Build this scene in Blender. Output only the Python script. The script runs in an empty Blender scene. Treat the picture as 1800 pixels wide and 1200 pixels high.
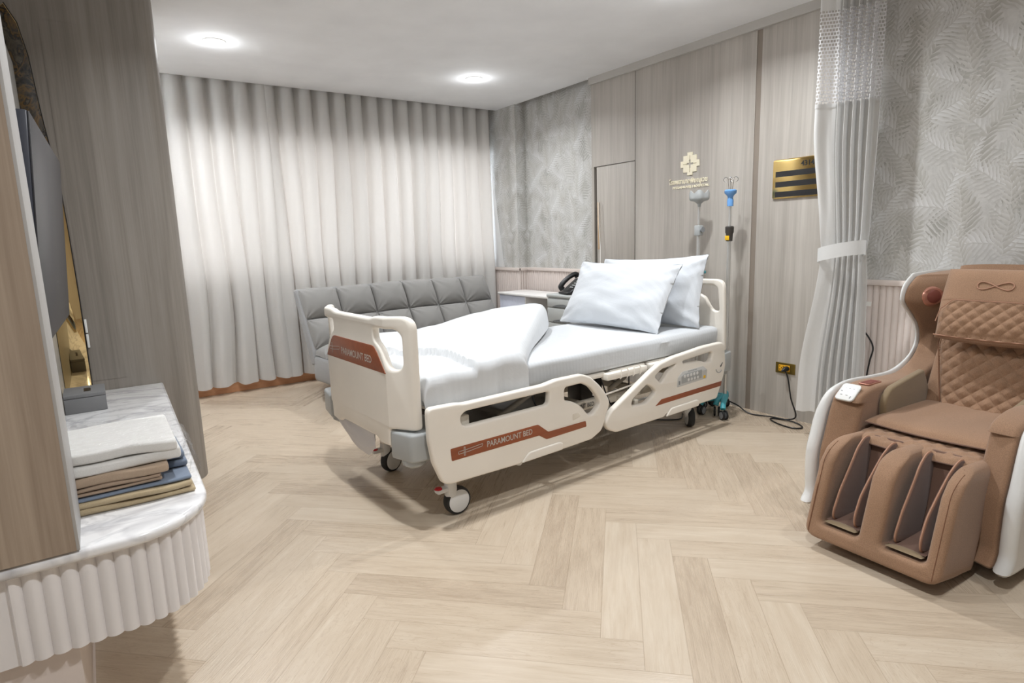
import bpy, bmesh, math, random
from mathutils import Vector, Matrix, noise as mnoise
random.seed(7)
C = bpy.context.scene.collection
SC = bpy.context.scene
PI = math.pi

# ------------------------------------------------------------------ camera, exposure, world
def make_camera():
    yaw, pit, rol = math.radians(34.83632302), math.radians(-9.61819071), math.radians(-1.83401824)
    f = Vector((math.sin(yaw)*math.cos(pit), math.cos(yaw)*math.cos(pit), math.sin(pit)))
    r = Vector((math.cos(yaw), -math.sin(yaw), 0)); u = r.cross(f)
    r2 = r*math.cos(rol)+u*math.sin(rol); u2 = -r*math.sin(rol)+u*math.cos(rol)
    M = Matrix((r2, u2, -f)).transposed().to_4x4()
    M.translation = Vector((0, 0, 1.2))
    cam = bpy.data.cameras.new('camera'); o = bpy.data.objects.new('camera', cam); C.objects.link(o)
    o.matrix_world = M
    cam.sensor_width = 36; cam.lens = 1057.693/1800*36; cam.clip_start = .02
    SC.camera = o
make_camera()
SC.view_settings.view_transform = 'Standard'; SC.view_settings.look = 'None'
SC.view_settings.gamma = 1; SC.view_settings.use_curve_mapping = False
SC.view_settings.exposure = 0.62
w = bpy.data.worlds.new('daylight'); SC.world = w; w.use_nodes = True
w.node_tree.nodes['Background'].inputs[0].default_value = (.82, .9, 1, 1)
w.node_tree.nodes['Background'].inputs[1].default_value = 2.2

def lamp(name, loc, power, size, color=(1, 1, 1), spread=PI, rot=(0, 0, 0), sy=None):
    l = bpy.data.lights.new(name, 'AREA'); l.energy = power; l.color = color
    l.shape = 'DISK' if sy is None else 'RECTANGLE'; l.size = size
    if sy: l.size_y = sy
    l.spread = spread
    o = bpy.data.objects.new(name, l); o.location = loc; o.rotation_euler = rot; C.objects.link(o)
    return o
CEIL = 2.49
LAMPS = [(.83, 4.37), (2.745, 4.36), (.83, 2.22), (2.745, 2.22), (.83, .45), (2.745, .45), (-1.1, .45)]
LPOW = [10.5, 10.5, 12, 11.5, 11.5, 4.6, 5]
for (x, y), p in zip(LAMPS, LPOW):
    lamp('downlight_bulb', (x, y, CEIL-.012), p*1.1, .10, (.945, .975, 1), math.radians(150))
    l = bpy.data.lights.new('downlight_glow', 'POINT'); l.energy = p*.11; l.shadow_soft_size = .05; l.color = (.95, .975, 1)
    o = bpy.data.objects.new('downlight_glow', l); o.location = (x, y, CEIL-.07); C.objects.link(o)
lamp('cove_tube', (-.22, 4.75, 2.30), 34, 1.2, (.86, .93, 1), PI, (0, math.radians(150), 0), .06)
lamp('window_daylight', (2.1, 5.72, 1.55), 15, 2.9, (1, .98, .96), PI, (PI/2, 0, 0), 1.3)

# ------------------------------------------------------------------ node helpers
class V:
    """a value in a node tree with arithmetic"""
    def __init__(s, t, k): s.t, s.k = t, k
    def op(s, o, b=None, c=None):
        n = s.t.nodes.new('ShaderNodeMath'); n.operation = o
        for i, q in enumerate((s, b, c)):
            if q is None: continue
            if isinstance(q, V): s.t.links.new(q.k, n.inputs[i])
            else: n.inputs[i].default_value = q
        return V(s.t, n.outputs[0])
    def __add__(s, b): return s.op('ADD', b)
    __radd__ = __add__
    def __sub__(s, b): return s.op('SUBTRACT', b)
    def __rsub__(s, b): return (s*-1)+b
    def __mul__(s, b): return s.op('MULTIPLY', b)
    __rmul__ = __mul__
    def __truediv__(s, b): return s.op('DIVIDE', b)
    def floor(s): return s.op('FLOOR')
    def fract(s): return s.op('FRACT')
    def abs(s): return s.op('ABSOLUTE')
    def sin(s): return s.op('SINE')
    def cos(s): return s.op('COSINE')
    def lt(s, b): return s.op('LESS_THAN', b)
    def gt(s, b): return s.op('GREATER_THAN', b)
    def max(s, b): return s.op('MAXIMUM', b)
    def min(s, b): return s.op('MINIMUM', b)
    def pow(s, b): return s.op('POWER', b)
    def mod(s, b):
        q = s/b
        return (q-q.floor())*b

def srgb(r, g, b):
    f = lambda c: ((c/255+.055)/1.055)**2.4 if c > 10 else c/255/12.92
    return (f(r), f(g), f(b), 1)

class MT:
    def __init__(s, name, rough=.5, color=None, metal=0, spec=.5, coat=0, sheen=0):
        s.m = bpy.data.materials.new(name); s.m.use_nodes = True
        s.t = s.m.node_tree; s.b = s.t.nodes['Principled BSDF']; s.out = s.t.nodes['Material Output']
        s.b.inputs['Roughness'].default_value = rough; s.b.inputs['Metallic'].default_value = metal
        s.b.inputs['Specular IOR Level'].default_value = spec
        s.b.inputs['Coat Weight'].default_value = coat
        s.b.inputs['Sheen Weight'].default_value = sheen
        if color: s.b.inputs['Base Color'].default_value = color
    def co(s, kind='Object'):
        n = s.t.nodes.new('ShaderNodeTexCoord'); return n.outputs[kind]
    def sep(s, k):
        n = s.t.nodes.new('ShaderNodeSeparateXYZ'); s.t.links.new(k, n.inputs[0])
        return [V(s.t, n.outputs[i]) for i in range(3)]
    def comb(s, x=0, y=0, z=0):
        n = s.t.nodes.new('ShaderNodeCombineXYZ')
        for i, q in enumerate((x, y, z)):
            if isinstance(q, V): s.t.links.new(q.k, n.inputs[i])
            else: n.inputs[i].default_value = q
        return n.outputs[0]
    def mapping(s, k, scale=(1, 1, 1), rot=(0, 0, 0)):
        n = s.t.nodes.new('ShaderNodeMapping'); s.t.links.new(k, n.inputs[0])
        n.inputs['Scale'].default_value = scale; n.inputs['Rotation'].default_value = rot
        return n.outputs[0]
    def noise(s, k, scale=5, detail=4, rough=.5, dist=0):
        n = s.t.nodes.new('ShaderNodeTexNoise'); s.t.links.new(k, n.inputs['Vector'])
        n.inputs['Scale'].default_value = scale; n.inputs['Detail'].default_value = detail
        n.inputs['Roughness'].default_value = rough; n.inputs['Distortion'].default_value = dist
        return V(s.t, n.outputs[0])
    def white(s, k):
        n = s.t.nodes.new('ShaderNodeTexWhiteNoise'); n.noise_dimensions = '3D'
        s.t.links.new(k, n.inputs['Vector']); return V(s.t, n.outputs[0])
    def ramp(s, v, stops):
        n = s.t.nodes.new('ShaderNodeValToRGB'); s.t.links.new(v.k, n.inputs[0])
        e = n.color_ramp.elements
        while len(e) < len(stops): e.new(.5)
        for q, (p, c) in zip(e, stops): q.position = p; q.color = c
        return n.outputs[0]
    def mix(s, f, a, b, mode='MIX'):
        n = s.t.nodes.new('ShaderNodeMix'); n.data_type = 'RGBA'; n.blend_type = mode
        if isinstance(f, V): s.t.links.new(f.k, n.inputs[0])
        else: n.inputs[0].default_value = f
        for i, q in ((6, a), (7, b)):
            if isinstance(q, tuple): n.inputs[i].default_value = q
            else: s.t.links.new(q, n.inputs[i])
        return n.outputs[2]
    def base(s, k): s.t.links.new(k, s.b.inputs['Base Color'])
    def rough(s, v): s.t.links.new(v.k, s.b.inputs['Roughness'])
    def bump(s, v, strength=.2, dist=.002):
        n = s.t.nodes.new('ShaderNodeBump'); n.inputs['Strength'].default_value = strength
        n.inputs['Distance'].default_value = dist
        s.t.links.new(v.k, n.inputs['Height']); s.t.links.new(n.outputs[0], s.b.inputs['Normal'])
    def sss(s): pass

def simple(name, rgb, rough=.5, metal=0, bumpn=None, **k):
    """plain procedural surface with a little tone variation"""
    m = MT(name, rough, srgb(*rgb), metal, **k)
    co = m.co()
    n = m.noise(co, 3.5, 3)
    c = srgb(*rgb)
    lo = tuple(q*.965 for q in c[:3])+(1,)
    hi = tuple(min(1, q*1.03) for q in c[:3])+(1,)
    m.base(m.ramp(n, [(.3, lo), (.7, hi)]))
    if bumpn: m.bump(m.noise(co, bumpn[0], 3), bumpn[1], .002)
    return m.m

def wood(name, dark, light, scale=1.0, strip=.0, rough=.5, axis='z', bump=.12):
    m = MT(name, rough); co = m.co()
    sc = {'z': (26, 26, .9), 'y': (26, .9, 26), 'x': (.9, 26, 26)}[axis]
    n1 = m.noise(m.mapping(co, tuple(q*scale for q in sc)), 1.6, 6, .6, .6)
    n2 = m.noise(m.mapping(co, tuple(q*scale*(.32 if q > 2 else .55) for q in sc)), 1, 4, .55, 1.2)
    n3 = m.noise(m.mapping(co, tuple(q*scale*(7 if q > 2 else 3) for q in sc)), 1, 3, .5)
    f = n1*.4+n2*.42+n3*.18
    if strip:
        x, y, z = m.sep(co)
        s_ = m.white(m.comb(((x+y)/strip).floor(), 0, 0))
        f = f+(s_-.5)*.10
    m.base(m.ramp(f, [(.34, srgb(*dark)), (.66, srgb(*light))]))
    m.bump(n1*.6+n3*.4, bump, .0015)
    return m.m

# ------------------------------------------------------------------ materials
M = {}
M['wood_wall'] = wood('greige_wood', (165, 158, 150), (195, 189, 181), 1, .21)
M['wood_column'] = wood('grey_wood', (118, 111, 103), (150, 143, 135), .9, .16)
M['wood_near'] = wood('warm_wood', (139, 122, 106), (176, 159, 141), 1.2, 0)
M['ceiling'] = simple('ceiling_paint', (240, 241, 243), .85)
M['white_paint'] = simple('white_paint', (236, 235, 233), .7)
M['reveal'] = simple('pale_grey_laminate', (176, 174, 172), .55)
M['pink'] = simple('blush_paint', (218, 206, 199), .55)
M['fluted'] = simple('white_fluted_lacquer', (232, 228, 227), .45)
M['trim'] = simple('grey_trim', (188, 184, 178), .6)
M['skirting'] = wood('orange_wood', (200, 142, 104), (222, 170, 130), 1, 0, .45, 'x')
M['cream'] = simple('cream_plastic', (240, 234, 224), .36, bumpn=(260, .02))
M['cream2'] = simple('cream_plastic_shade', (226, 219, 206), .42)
M['stripe'] = wood('red_brown_veneer', (128, 66, 38), (158, 88, 54), 1.2, 0, .38, 'x', .05)
M['sheet'] = None
M['grey_plastic'] = simple('grey_plastic', (172, 175, 175), .42)
M['mid_grey'] = simple('mid_grey_plastic', (140, 143, 146), .4)
M['steel'] = simple('steel', (214, 214, 212), .38, .85)
M['chrome'] = simple('chrome', (220, 220, 220), .12, 1)
M['black'] = simple('black_plastic', (24, 24, 26), .35)
M['rubber'] = simple('black_rubber', (30, 30, 30), .6)
M['dark'] = simple('dark_metal', (62, 58, 54), .5)
M['wheel_white'] = simple('white_wheel_cover', (222, 222, 220), .4)
M['red'] = simple('red_plastic', (196, 22, 36), .35)
M['turquoise'] = simple('turquoise_plastic', (70, 165, 178), .4)
M['blue'] = simple('blue_plastic', (104, 156, 214), .4)
M['yellow'] = simple('yellow_plastic', (232, 184, 30), .4)
M['white_print'] = simple('white_print', (240, 238, 232), .5)
M['grey_print'] = simple('grey_print', (120, 120, 120), .5)
M['panel_grey'] = simple('panel_grey', (200, 200, 198), .4)
M['panel_mid'] = simple('panel_mid_grey', (168, 170, 170), .4)
M['brass'] = simple('brass', (214, 184, 120), .16, 1)
M['gold'] = simple('gold_sign', (248, 240, 216), .4, .35)
M['olive_brass'] = simple('olive_brass', (150, 132, 74), .35, 1)
M['orange_socket'] = simple('orange_socket', (236, 174, 40), .4)
M['white_gloss'] = simple('white_gloss', (226, 226, 224), .1, coat=.6)
M['rose'] = simple('rose_gold', (196, 140, 122), .3, .6)
M['rose_dark'] = simple('rose_mesh', (132, 74, 64), .5, .2, bumpn=(400, .3))
M['cabinet'] = simple('grey_cabinet', (178, 180, 178), .5)
M['cabinet_dark'] = simple('grey_recess', (96, 98, 98), .5)
M['desk'] = simple('white_laminate', (232, 229, 226), .4)
M['lilac'] = simple('lilac_white_laminate', (214, 217, 230), .45)
M['tissue'] = simple('grey_card', (118, 118, 119), .7, bumpn=(300, .1))
M['tv'] = simple('tv_screen', (62, 62, 66), .35)
M['tv_back'] = simple('tv_bezel', (76, 80, 92), .3)
M['stone'] = simple('grey_marble', (168, 167, 163), .35)
M['sofa_leg'] = simple('black_leg', (30, 28, 28), .5)
M['mirror'] = MT('bronze_mirror', .03, (.62, .45, .22, 1), 1).m

def fabric(name, rgb, weave=900, rough=.9, amt=.14, bump=.25, sheen=.2):
    m = MT(name, rough, sheen=sheen); co = m.co()
    c = srgb(*rgb)
    n = m.noise(co, weave, 2, .6); n2 = m.noise(co, 5, 3)
    f = n*.7+n2*.3
    m.base(m.ramp(f, [(.3, tuple(q*(1-amt) for q in c[:3])+(1,)), (.7, tuple(min(1, q*(1+amt)) for q in c[:3])+(1,))]))
    m.bump(n, bump, .001)
    return m.m
M['sofa'] = fabric('grey_sofa_cloth', (134, 132, 129), 500, .92, .08)
M['sofa_side'] = fabric('light_grey_sofa_cloth', (142, 142, 142), 500, .92, .08)
M['chair'] = fabric('tan_chair_cloth', (148, 115, 89), 330, .85, .24)
M['chair_olive'] = fabric('olive_tan_cloth', (134, 115, 88), 700, .85, .12)
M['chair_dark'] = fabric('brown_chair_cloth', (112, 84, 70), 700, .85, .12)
M['chair_pipe'] = simple('tan_piping', (170, 128, 104), .7)
M['chair_seam'] = simple('seam_thread', (116, 78, 54), .8)
M['bag'] = fabric('white_cloth', (214, 212, 214), 300, .9, .04)
M['towel_white'] = fabric('white_towel', (226, 224, 220), 350, .95, .05, .5)
M['towel_tan'] = fabric('tan_blanket', (178, 156, 134), 350, .95, .07, .4)
M['towel_tan2'] = fabric('taupe_blanket', (164, 142, 122), 350, .95, .07, .4)
M['towel_blue'] = fabric('slate_blue_cloth', (120, 132, 150), 350, .9, .07, .3)
M['towel_beige'] = fabric('beige_blanket', (184, 166, 134), 350, .95, .07, .4)

def linen(name, ax, rgb=(208, 211, 214), period=.022, amt=.025):
    m = MT(name, .75, sheen=.15); co = m.co(); xyz = m.sep(co)
    s_ = ((xyz[ax]/period).fract()).lt(.5)
    c = srgb(*rgb)
    m.base(m.mix(s_, c, tuple(q*(1-amt) for q in c[:3])+(1,)))
    m.rough(s_*.2+.6)
    m.bump(m.noise(co, 7, 5, .6, .8), .35, .01)
    return m.m
M['sheet'] = linen('striped_white_sheet', 0)
M['duvet'] = linen('white_duvet_cotton', 0, (208, 210, 212), .03, .008)
M['pillow'] = linen('striped_pillow_cotton', 0, (210, 214, 219), .024, .03)

def curtain_mat(name, rgb, trans, tr_rgb, fac, slub=None):
    m = MT(name, .9, sheen=.1); co = m.co()
    n = m.noise(m.mapping(co, (160, 160, 60)), 4, 3, .6)
    c = srgb(*rgb)
    m.base(m.ramp(n, [(.3, tuple(q*.95 for q in c[:3])+(1,)), (.7, c)]))
    m.bump(n, .1, .001)
    tr = m.t.nodes.new('ShaderNodeBsdfTranslucent'); tr.inputs[0].default_value = srgb(*tr_rgb)
    mx = m.t.nodes.new('ShaderNodeMixShader'); mx.inputs[0].default_value = fac
    m.t.links.new(m.b.outputs[0], mx.inputs[1]); m.t.links.new(tr.outputs[0], mx.inputs[2])
    m.t.links.new(mx.outputs[0], m.out.inputs[0])
    return m.m
M['curtain'] = curtain_mat('window_curtain_cloth', (214, 214, 212), 1, (232, 216, 202), .26)
M['ward_curtain'] = curtain_mat('pale_grey_curtain_cloth', (236, 236, 235), 1, (232, 231, 229), .32)
M['sheer'] = curtain_mat('sheer_white_cloth', (245, 245, 245), 1, (250, 250, 250), .5)

def net_mat():
    m = MT('white_net', .8, srgb(238, 238, 240)); u = m.sep(m.co('UV'))
    a, b = u[0]*62, u[1]*26
    row = b.floor(); a2 = a+row.mod(2)*.5
    dx = (a2.fract()-.5).abs(); dy = (b.fract()-.5).abs()
    hole = (dx.lt(.36))*(dy.lt(.33))
    tr = m.t.nodes.new('ShaderNodeBsdfTransparent')
    mx = m.t.nodes.new('ShaderNodeMixShader'); m.t.links.new(hole.k, mx.inputs[0])
    m.t.links.new(m.b.outputs[0], mx.inputs[1]); m.t.links.new(tr.outputs[0], mx.inputs[2])
    m.t.links.new(mx.outputs[0], m.out.inputs[0])
    return m.m
M['net'] = net_mat()

def plastic_wrap():
    m = MT('clear_plastic_wrap', .12, (1, 1, 1, 1)); co = m.co()
    m.bump(m.noise(co, 22, 4, .6, 1.5), 1, .02)
    tr = m.t.nodes.new('ShaderNodeBsdfTransparent')
    gl = m.t.nodes.new('ShaderNodeBsdfGlossy'); gl.inputs['Roughness'].default_value = .09
    bn = [n for n in m.t.nodes if n.type == 'BUMP'][0]; m.t.links.new(bn.outputs[0], gl.inputs['Normal'])
    mx = m.t.nodes.new('ShaderNodeMixShader'); mx.inputs[0].default_value = .17
    m.t.links.new(tr.outputs[0], mx.inputs[1]); m.t.links.new(gl.outputs[0], mx.inputs[2])
    m.t.links.new(mx.outputs[0], m.out.inputs[0])
    return m.m
M['wrap'] = plastic_wrap()

def glass_mat():
    m = MT('window_glass', .05)
    tr = m.t.nodes.new('ShaderNodeBsdfTransparent')
    gl = m.t.nodes.new('ShaderNodeBsdfGlossy'); gl.inputs['Roughness'].default_value = .02
    mx = m.t.nodes.new('ShaderNodeMixShader'); mx.inputs[0].default_value = .06
    m.t.links.new(tr.outputs[0], mx.inputs[1]); m.t.links.new(gl.outputs[0], mx.inputs[2])
    m.t.links.new(mx.outputs[0], m.out.inputs[0])
    return m.m
M['glass'] = glass_mat()

def emis(name, col, st):
    m = MT(name, .5); m.b.inputs['Emission Color'].default_value = col; m.b.inputs['Emission Strength'].default_value = st
    return m.m
M['groove'] = simple('brown_groove', (138, 127, 116), .5)
M['bulb'] = emis('lamp_glow', (1, .99, .97, 1), 14)

def floor_mat():
    m = MT('herringbone_oak', .38); co = m.co(); x, y, z = m.sep(co)
    W = .1275; N = 6; r2 = math.sqrt(.5)
    u0 = (.598+2.119)*r2; v0 = (2.119-.598)*r2-(-(N-1))*0+5*W
    u = ((x+y)*r2-u0)/W; v = ((y-x)*r2-v0)/W
    i = u.floor(); j = v.floor()
    k = ((i-j).mod(2*N)+.5).floor(); k = k-(k.gt(2*N-.5))*(2.0*N)
    hor = k.lt(N-.5)
    # horizontal plank: along u, starts at i-k, row j ; vertical: along v, column i, start j-(2N-1-k)
    kh = k; kv = (2*N-1)-k
    ph = m.comb(i-kh, j, 1.0); 
    along = hor*((u-i)+kh)+(1-hor)*((v-j)+kv)
    across = hor*(v-j)+(1-hor)*(u-i)
    ida = (hor*(i-kh)+(1-hor)*i+.5).floor()
    idb = (hor*j+(1-hor)*(j-kv)+.5).floor()
    rid = m.white(m.comb(ida, idb, hor*3.0))
    rid2 = m.white(m.comb(idb, ida, hor*5.0+1.7))
    gv = m.comb(along*W*2.2+rid*37.0, across*W*26+rid2*91.0, rid2*13.0)
    n1 = m.noise(gv, 1.5, 6, .62, 1.0)
    gf = m.comb(along*W*9+rid*31.0, across*W*330+rid2*17.0, rid*5.0)
    n2 = m.noise(gf, 1, 3, .6)
    gw = m.comb(along*W*1.3+rid2*19.0, across*W*7+rid*23.0, rid*3.0)
    n3 = m.noise(gw, 2.0, 3, .5, 2.2)
    tone = n1*.46+n2*.14+n3*.25+rid*.20-.02
    col = m.ramp(tone, [(.28, srgb(172, 154, 134)), (.5, srgb(192, 175, 154)), (.74, srgb(206, 192, 173))])
    # knots / cathedral lines
    line = ((n3*9.0).fract()-.5).abs().lt(.07)*(rid2.gt(.45))
    col = m.mix(line*.16, col, srgb(150, 124, 100))
    # joints
    la = across.min(1-across); ll = along.min(N-along)
    gap = (la.lt(.009)).max(ll.lt(.009))
    col = m.mix(gap*.35, col, srgb(140, 118, 96))
    m.base(col)
    m.rough(n1*.12+n2*.16+rid*.05+.13)
    b = n2*.8+n1*.3-gap*1.0
    m.bump(b, .5, .0016)
    m.b.inputs['Specular IOR Level'].default_value = .42
    return m.m
M['floor'] = floor_mat()

def marble_mat():
    m = MT('white_marble', .16, coat=.2); co = m.co()
    d = m.noise(co, 1.6, 5, .55, 1.4)
    v = ((d-.5).abs()*16).min(1.0)
    fine = m.noise(m.mapping(co, (2, 5, 2), (0, 0, .5)), 1.6, 4, .55, 1.2)
    v2 = ((fine-.52).abs()*26).min(1.0)
    c = m.mix((v*1.6).min(1.0), srgb(202, 201, 203), srgb(236, 235, 235))
    c = m.mix((1-v2)*.35, c, srgb(165, 164, 168))
    m.base(c); return m.m
M['marble'] = marble_mat()

def wallpaper_mat():
    """dense pale palm fronds printed on grey paper; horizontal run h, height z"""
    m = MT('palm_wallpaper', .8); co = m.co(); x, y, z = m.sep(co)
    h = y+x
    wob = (m.noise(co, 11, 2)-.5)*.05
    h = h+wob; z = z+(m.noise(co, 9, 2)-.5)*.04
    base = m.noise(co, 26, 3, .6, 1.0)
    col = m.ramp(base, [(.3, srgb(184, 183, 180)), (.7, srgb(204, 203, 200))])
    hb = base*.2
    L = [(3.4, .0, 9, .5, (184, 183, 178), (146, 144, 137), 1.25), (3.9, .37, 7, -.8, (206, 206, 204), (164, 162, 156), 1.2),
         (4.4, .71, 8, 1.1, (164, 162, 154), (196, 195, 191), 1.1), (3.2, .13, 10, -.4, (214, 214, 213), (168, 166, 160), 1.15),
         (4.1, .55, 7, .2, (154, 151, 143), (186, 184, 179), 1.0), (3.7, .29, 9, -1.2, (220, 220, 220), (174, 172, 167), 1.1),
         (3.0, .83, 12, .75, (222, 223, 223), (178, 176, 171), .95), (4.8, .47, 7, -.15, (168, 165, 157), (206, 205, 202), 1.0)]
    for q, (sc, off, n, tilt, ct, cs2, wd) in enumerate(L):
        a = h*sc+off*7.1; b = z*sc*.86+off*13.7+(a.floor())*.37
        ca, cb = a.floor(), b.floor()
        rnd = m.white(m.comb(ca, cb, q*3.1)); rn2 = m.white(m.comb(cb, ca, q*7.7+.5))
        lx = a-ca-.5+(rnd-.5)*.16; ly = b-cb-.5+(rn2-.5)*.1
        ang = (rn2-.5)*.9+tilt
        sn, cs = ang.sin(), ang.cos()
        px = lx*cs+ly*sn; py = ly*cs-lx*sn
        px = px+(py+.2)*(py+.2)*.9*(rnd-.5)
        t = (py+.48)/.96
        env = ((t*(1-t)).max(0.0)*4).pow(.55)*(1.2-t*.6)*.27*wd
        r_ = px.abs()/env.max(.02)
        leaf = ((py-px.abs()*.95)*n*1.25).fract()
        lf = ((leaf-.5).abs()).lt(.42-r_*r_*.34)
        ok = (t.gt(0.0))*(t.lt(1.0))*(rnd.gt(.10))
        mask = (px.abs().lt(env))*lf*ok
        rib = (px.abs().lt(.010))*ok
        side = (px.gt(0.0))*.25
        shade = m.mix((leaf*.55+r_*.35+side).min(1.0), srgb(*ct), srgb(*cs2))
        col = m.mix(mask*.88, col, shade)
        col = m.mix(rib*.45, col, srgb(*cs2))
        hb = hb+mask*.12
    m.base(col); m.bump(hb, .12, .002)
    return m.m
M['wallpaper'] = wallpaper_mat()

def mottle_mat():  # near-black mottle with amber and tan patches
    m = MT('amber_mottle', .25); co = m.co()
    n = m.noise(co, 6, 5, .6, 2.5)
    m.base(m.ramp(n, [(.38, srgb(14, 12, 10)), (.47, srgb(62, 54, 42)), (.53, srgb(96, 72, 34)), (.57, srgb(22, 19, 16)), (.64, srgb(84, 76, 62)), (.7, srgb(30, 27, 24))]))
    return m.m
M['amber'] = mottle_mat()

# ------------------------------------------------------------------ mesh helpers
def tag(o, label, cat, group=None, kind=None):
    if label: o['label'] = label
    if cat: o['category'] = cat
    if group: o['group'] = group
    if kind: o['kind'] = kind
    return o
def thing(name, label, cat, loc=(0, 0, 0), rotz=0, group=None):
    o = bpy.data.objects.new(name, None); C.objects.link(o); o.empty_display_size = .1
    o.location = loc; o.rotation_euler = (0, 0, rotz)
    return tag(o, label, cat, group)
def link(name, me, mat, parent=None, smooth=True, loc=None, rot=None, label=None):
    if isinstance(mat, str): mat = M[mat]
    if mat is not None and not me.materials: me.materials.append(mat)
    for p in me.polygons: p.use_smooth = smooth
    if smooth:
        try: me.set_sharp_from_angle(angle=math.radians(42))
        except Exception: pass
    o = bpy.data.objects.new(name, me); C.objects.link(o)
    if parent: o.parent = parent
    if loc: o.location = loc
    if rot: o.rotation_euler = rot
    if label: o['label'] = label
    return o
def bm2me(bm, name='m'):
    bmesh.ops.recalc_face_normals(bm, faces=bm.faces)
    me = bpy.data.meshes.new(name); bm.to_mesh(me); bm.free(); return me
def add_box(bm, x0, x1, y0, y1, z0, z1, bev=0, seg=2, mat=None):
    vs = [bm.verts.new((x, y, z)) for x in (x0, x1) for y in (y0, y1) for z in (z0, z1)]
    idx = [(0, 1, 3, 2), (4, 6, 7, 5), (0, 4, 5, 1), (2, 3, 7, 6), (0, 2, 6, 4), (1, 5, 7, 3)]
    fs = [bm.faces.new([vs[i] for i in f]) for f in idx]
    out = list(vs)
    if bev:
        es = set(e for f in fs for e in f.edges)
        r = bmesh.ops.bevel(bm, geom=list(es), offset=bev, segments=seg, affect='EDGES', profile=.5)
        out = list(set(v for f in r['faces'] for v in f.verts) | set(v for v in vs if v.is_valid))
    if mat is not None:
        for v in out: v.co = mat @ v.co
    return out
def box(name, x0, x1, y0, y1, z0, z1, mat, parent=None, bev=0, seg=2, label=None):
    bm = bmesh.new(); add_box(bm, x0, x1, y0, y1, z0, z1, bev, seg)
    return link(name, bm2me(bm), mat, parent, bev > 0, label=label)
def struct(name, x0, x1, y0, y1, z0, z1, mat, bev=0):
    o = box(name, x0, x1, y0, y1, z0, z1, mat, None, bev); o['kind'] = 'structure'; return o
def catmull(pts, n=8, closed=False):
    P = [Vector(p) for p in pts]; out = []
    m = len(P)
    for i in range(m if closed else m-1):
        if closed: a, b, c, d = P[(i-1) % m], P[i], P[(i+1) % m], P[(i+2) % m]
        else: a, b, c, d = P[max(i-1, 0)], P[i], P[i+1], P[min(i+2, m-1)]
        for k in range(n):
            t = k/n
            out.append(.5*((2*b)+(-a+c)*t+(2*a-5*b+4*c-d)*t*t+(-a+3*b-3*c+d)*t**3))
    if not closed: out.append(P[-1])
    return out
def add_tube(bm, pts, r, seg=10, closed=False, cap=True):
    P = [Vector(p) for p in pts]; n = len(P)
    R = r if isinstance(r, (list, tuple)) else [r]*n
    T = []
    for i in range(n):
        a = P[(i-1) % n] if (closed or i > 0) else P[i]; b = P[(i+1) % n] if (closed or i < n-1) else P[i]
        t = b-a
        T.append(t.normalized() if t.length > 1e-9 else Vector((0, 0, 1)))
    up = Vector((0, 0, 1)) if abs(T[0].z) < .9 else Vector((1, 0, 0))
    nrm = T[0].cross(up).normalized(); rings = []
    for i in range(n):
        nrm = (nrm-T[i]*nrm.dot(T[i]))
        nrm = nrm.normalized() if nrm.length > 1e-6 else T[i].orthogonal().normalized()
        bn = T[i].cross(nrm)
        rings.append([bm.verts.new(P[i]+(nrm*math.cos(2*PI*k/seg)+bn*math.sin(2*PI*k/seg))*R[i]) for k in range(seg)])
    for i in range(n if closed else n-1):
        a, b = rings[i], rings[(i+1) % n]
        for k in range(seg): bm.faces.new((a[k], a[(k+1) % seg], b[(k+1) % seg], b[k]))
    if cap and not closed:
        bm.faces.new(rings[0][::-1]); bm.faces.new(rings[-1])
def tube(name, pts, r, mat, parent=None, seg=10, closed=False, label=None):
    bm = bmesh.new(); add_tube(bm, pts, r, seg, closed); return link(name, bm2me(bm), mat, parent, label=label)
def add_lathe(bm, prof, seg=28, mat=None, ang=2*PI):
    """prof: list of (r, z)"""
    rings = []
    for r, z in prof:
        rings.append([bm.verts.new((r*math.cos(2*PI*k/seg), r*math.sin(2*PI*k/seg), z)) for k in range(seg)] if r > 1e-6 else [bm.verts.new((0, 0, z))])
    for a, b in zip(rings[:-1], rings[1:]):
        for k in range(seg):
            k2 = (k+1) % seg
            if len(a) == 1 and len(b) == 1: continue
            if len(a) == 1: bm.faces.new((a[0], b[k2], b[k]))
            elif len(b) == 1: bm.faces.new((a[k], a[k2], b[0]))
            else: bm.faces.new((a[k], a[k2], b[k2], b[k]))
    for rg in (rings[0], rings[-1]):
        if len(rg) > 1: bm.faces.new(rg)
    if mat is not None:
        for rg in rings:
            for v in rg: v.co = mat @ v.co
def lathe(name, prof, mat, parent=None, seg=28, xf=None, label=None):
    bm = bmesh.new(); add_lathe(bm, prof, seg, xf); return link(name, bm2me(bm), mat, parent, label=label)
def rounded(poly, r, n=5):
    """round the corners of a closed 2-D polygon; r a number or list"""
    out = []; m = len(poly)
    for i, p in enumerate(poly):
        p = Vector(p[:2]); a = Vector(poly[i-1][:2]); b = Vector(poly[(i+1) % m][:2])
        rr = r[i] if isinstance(r, (list, tuple)) else r
        da, db = (a-p).length, (b-p).length
        ra, rb = min(rr, da*.49), min(rr, db*.49)
        s, e = p+(a-p).normalized()*ra, p+(b-p).normalized()*rb
        for k in range(n+1):
            t = k/n; out.append(s*(1-t)**2+p*2*t*(1-t)+e*t*t)
    return out
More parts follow.
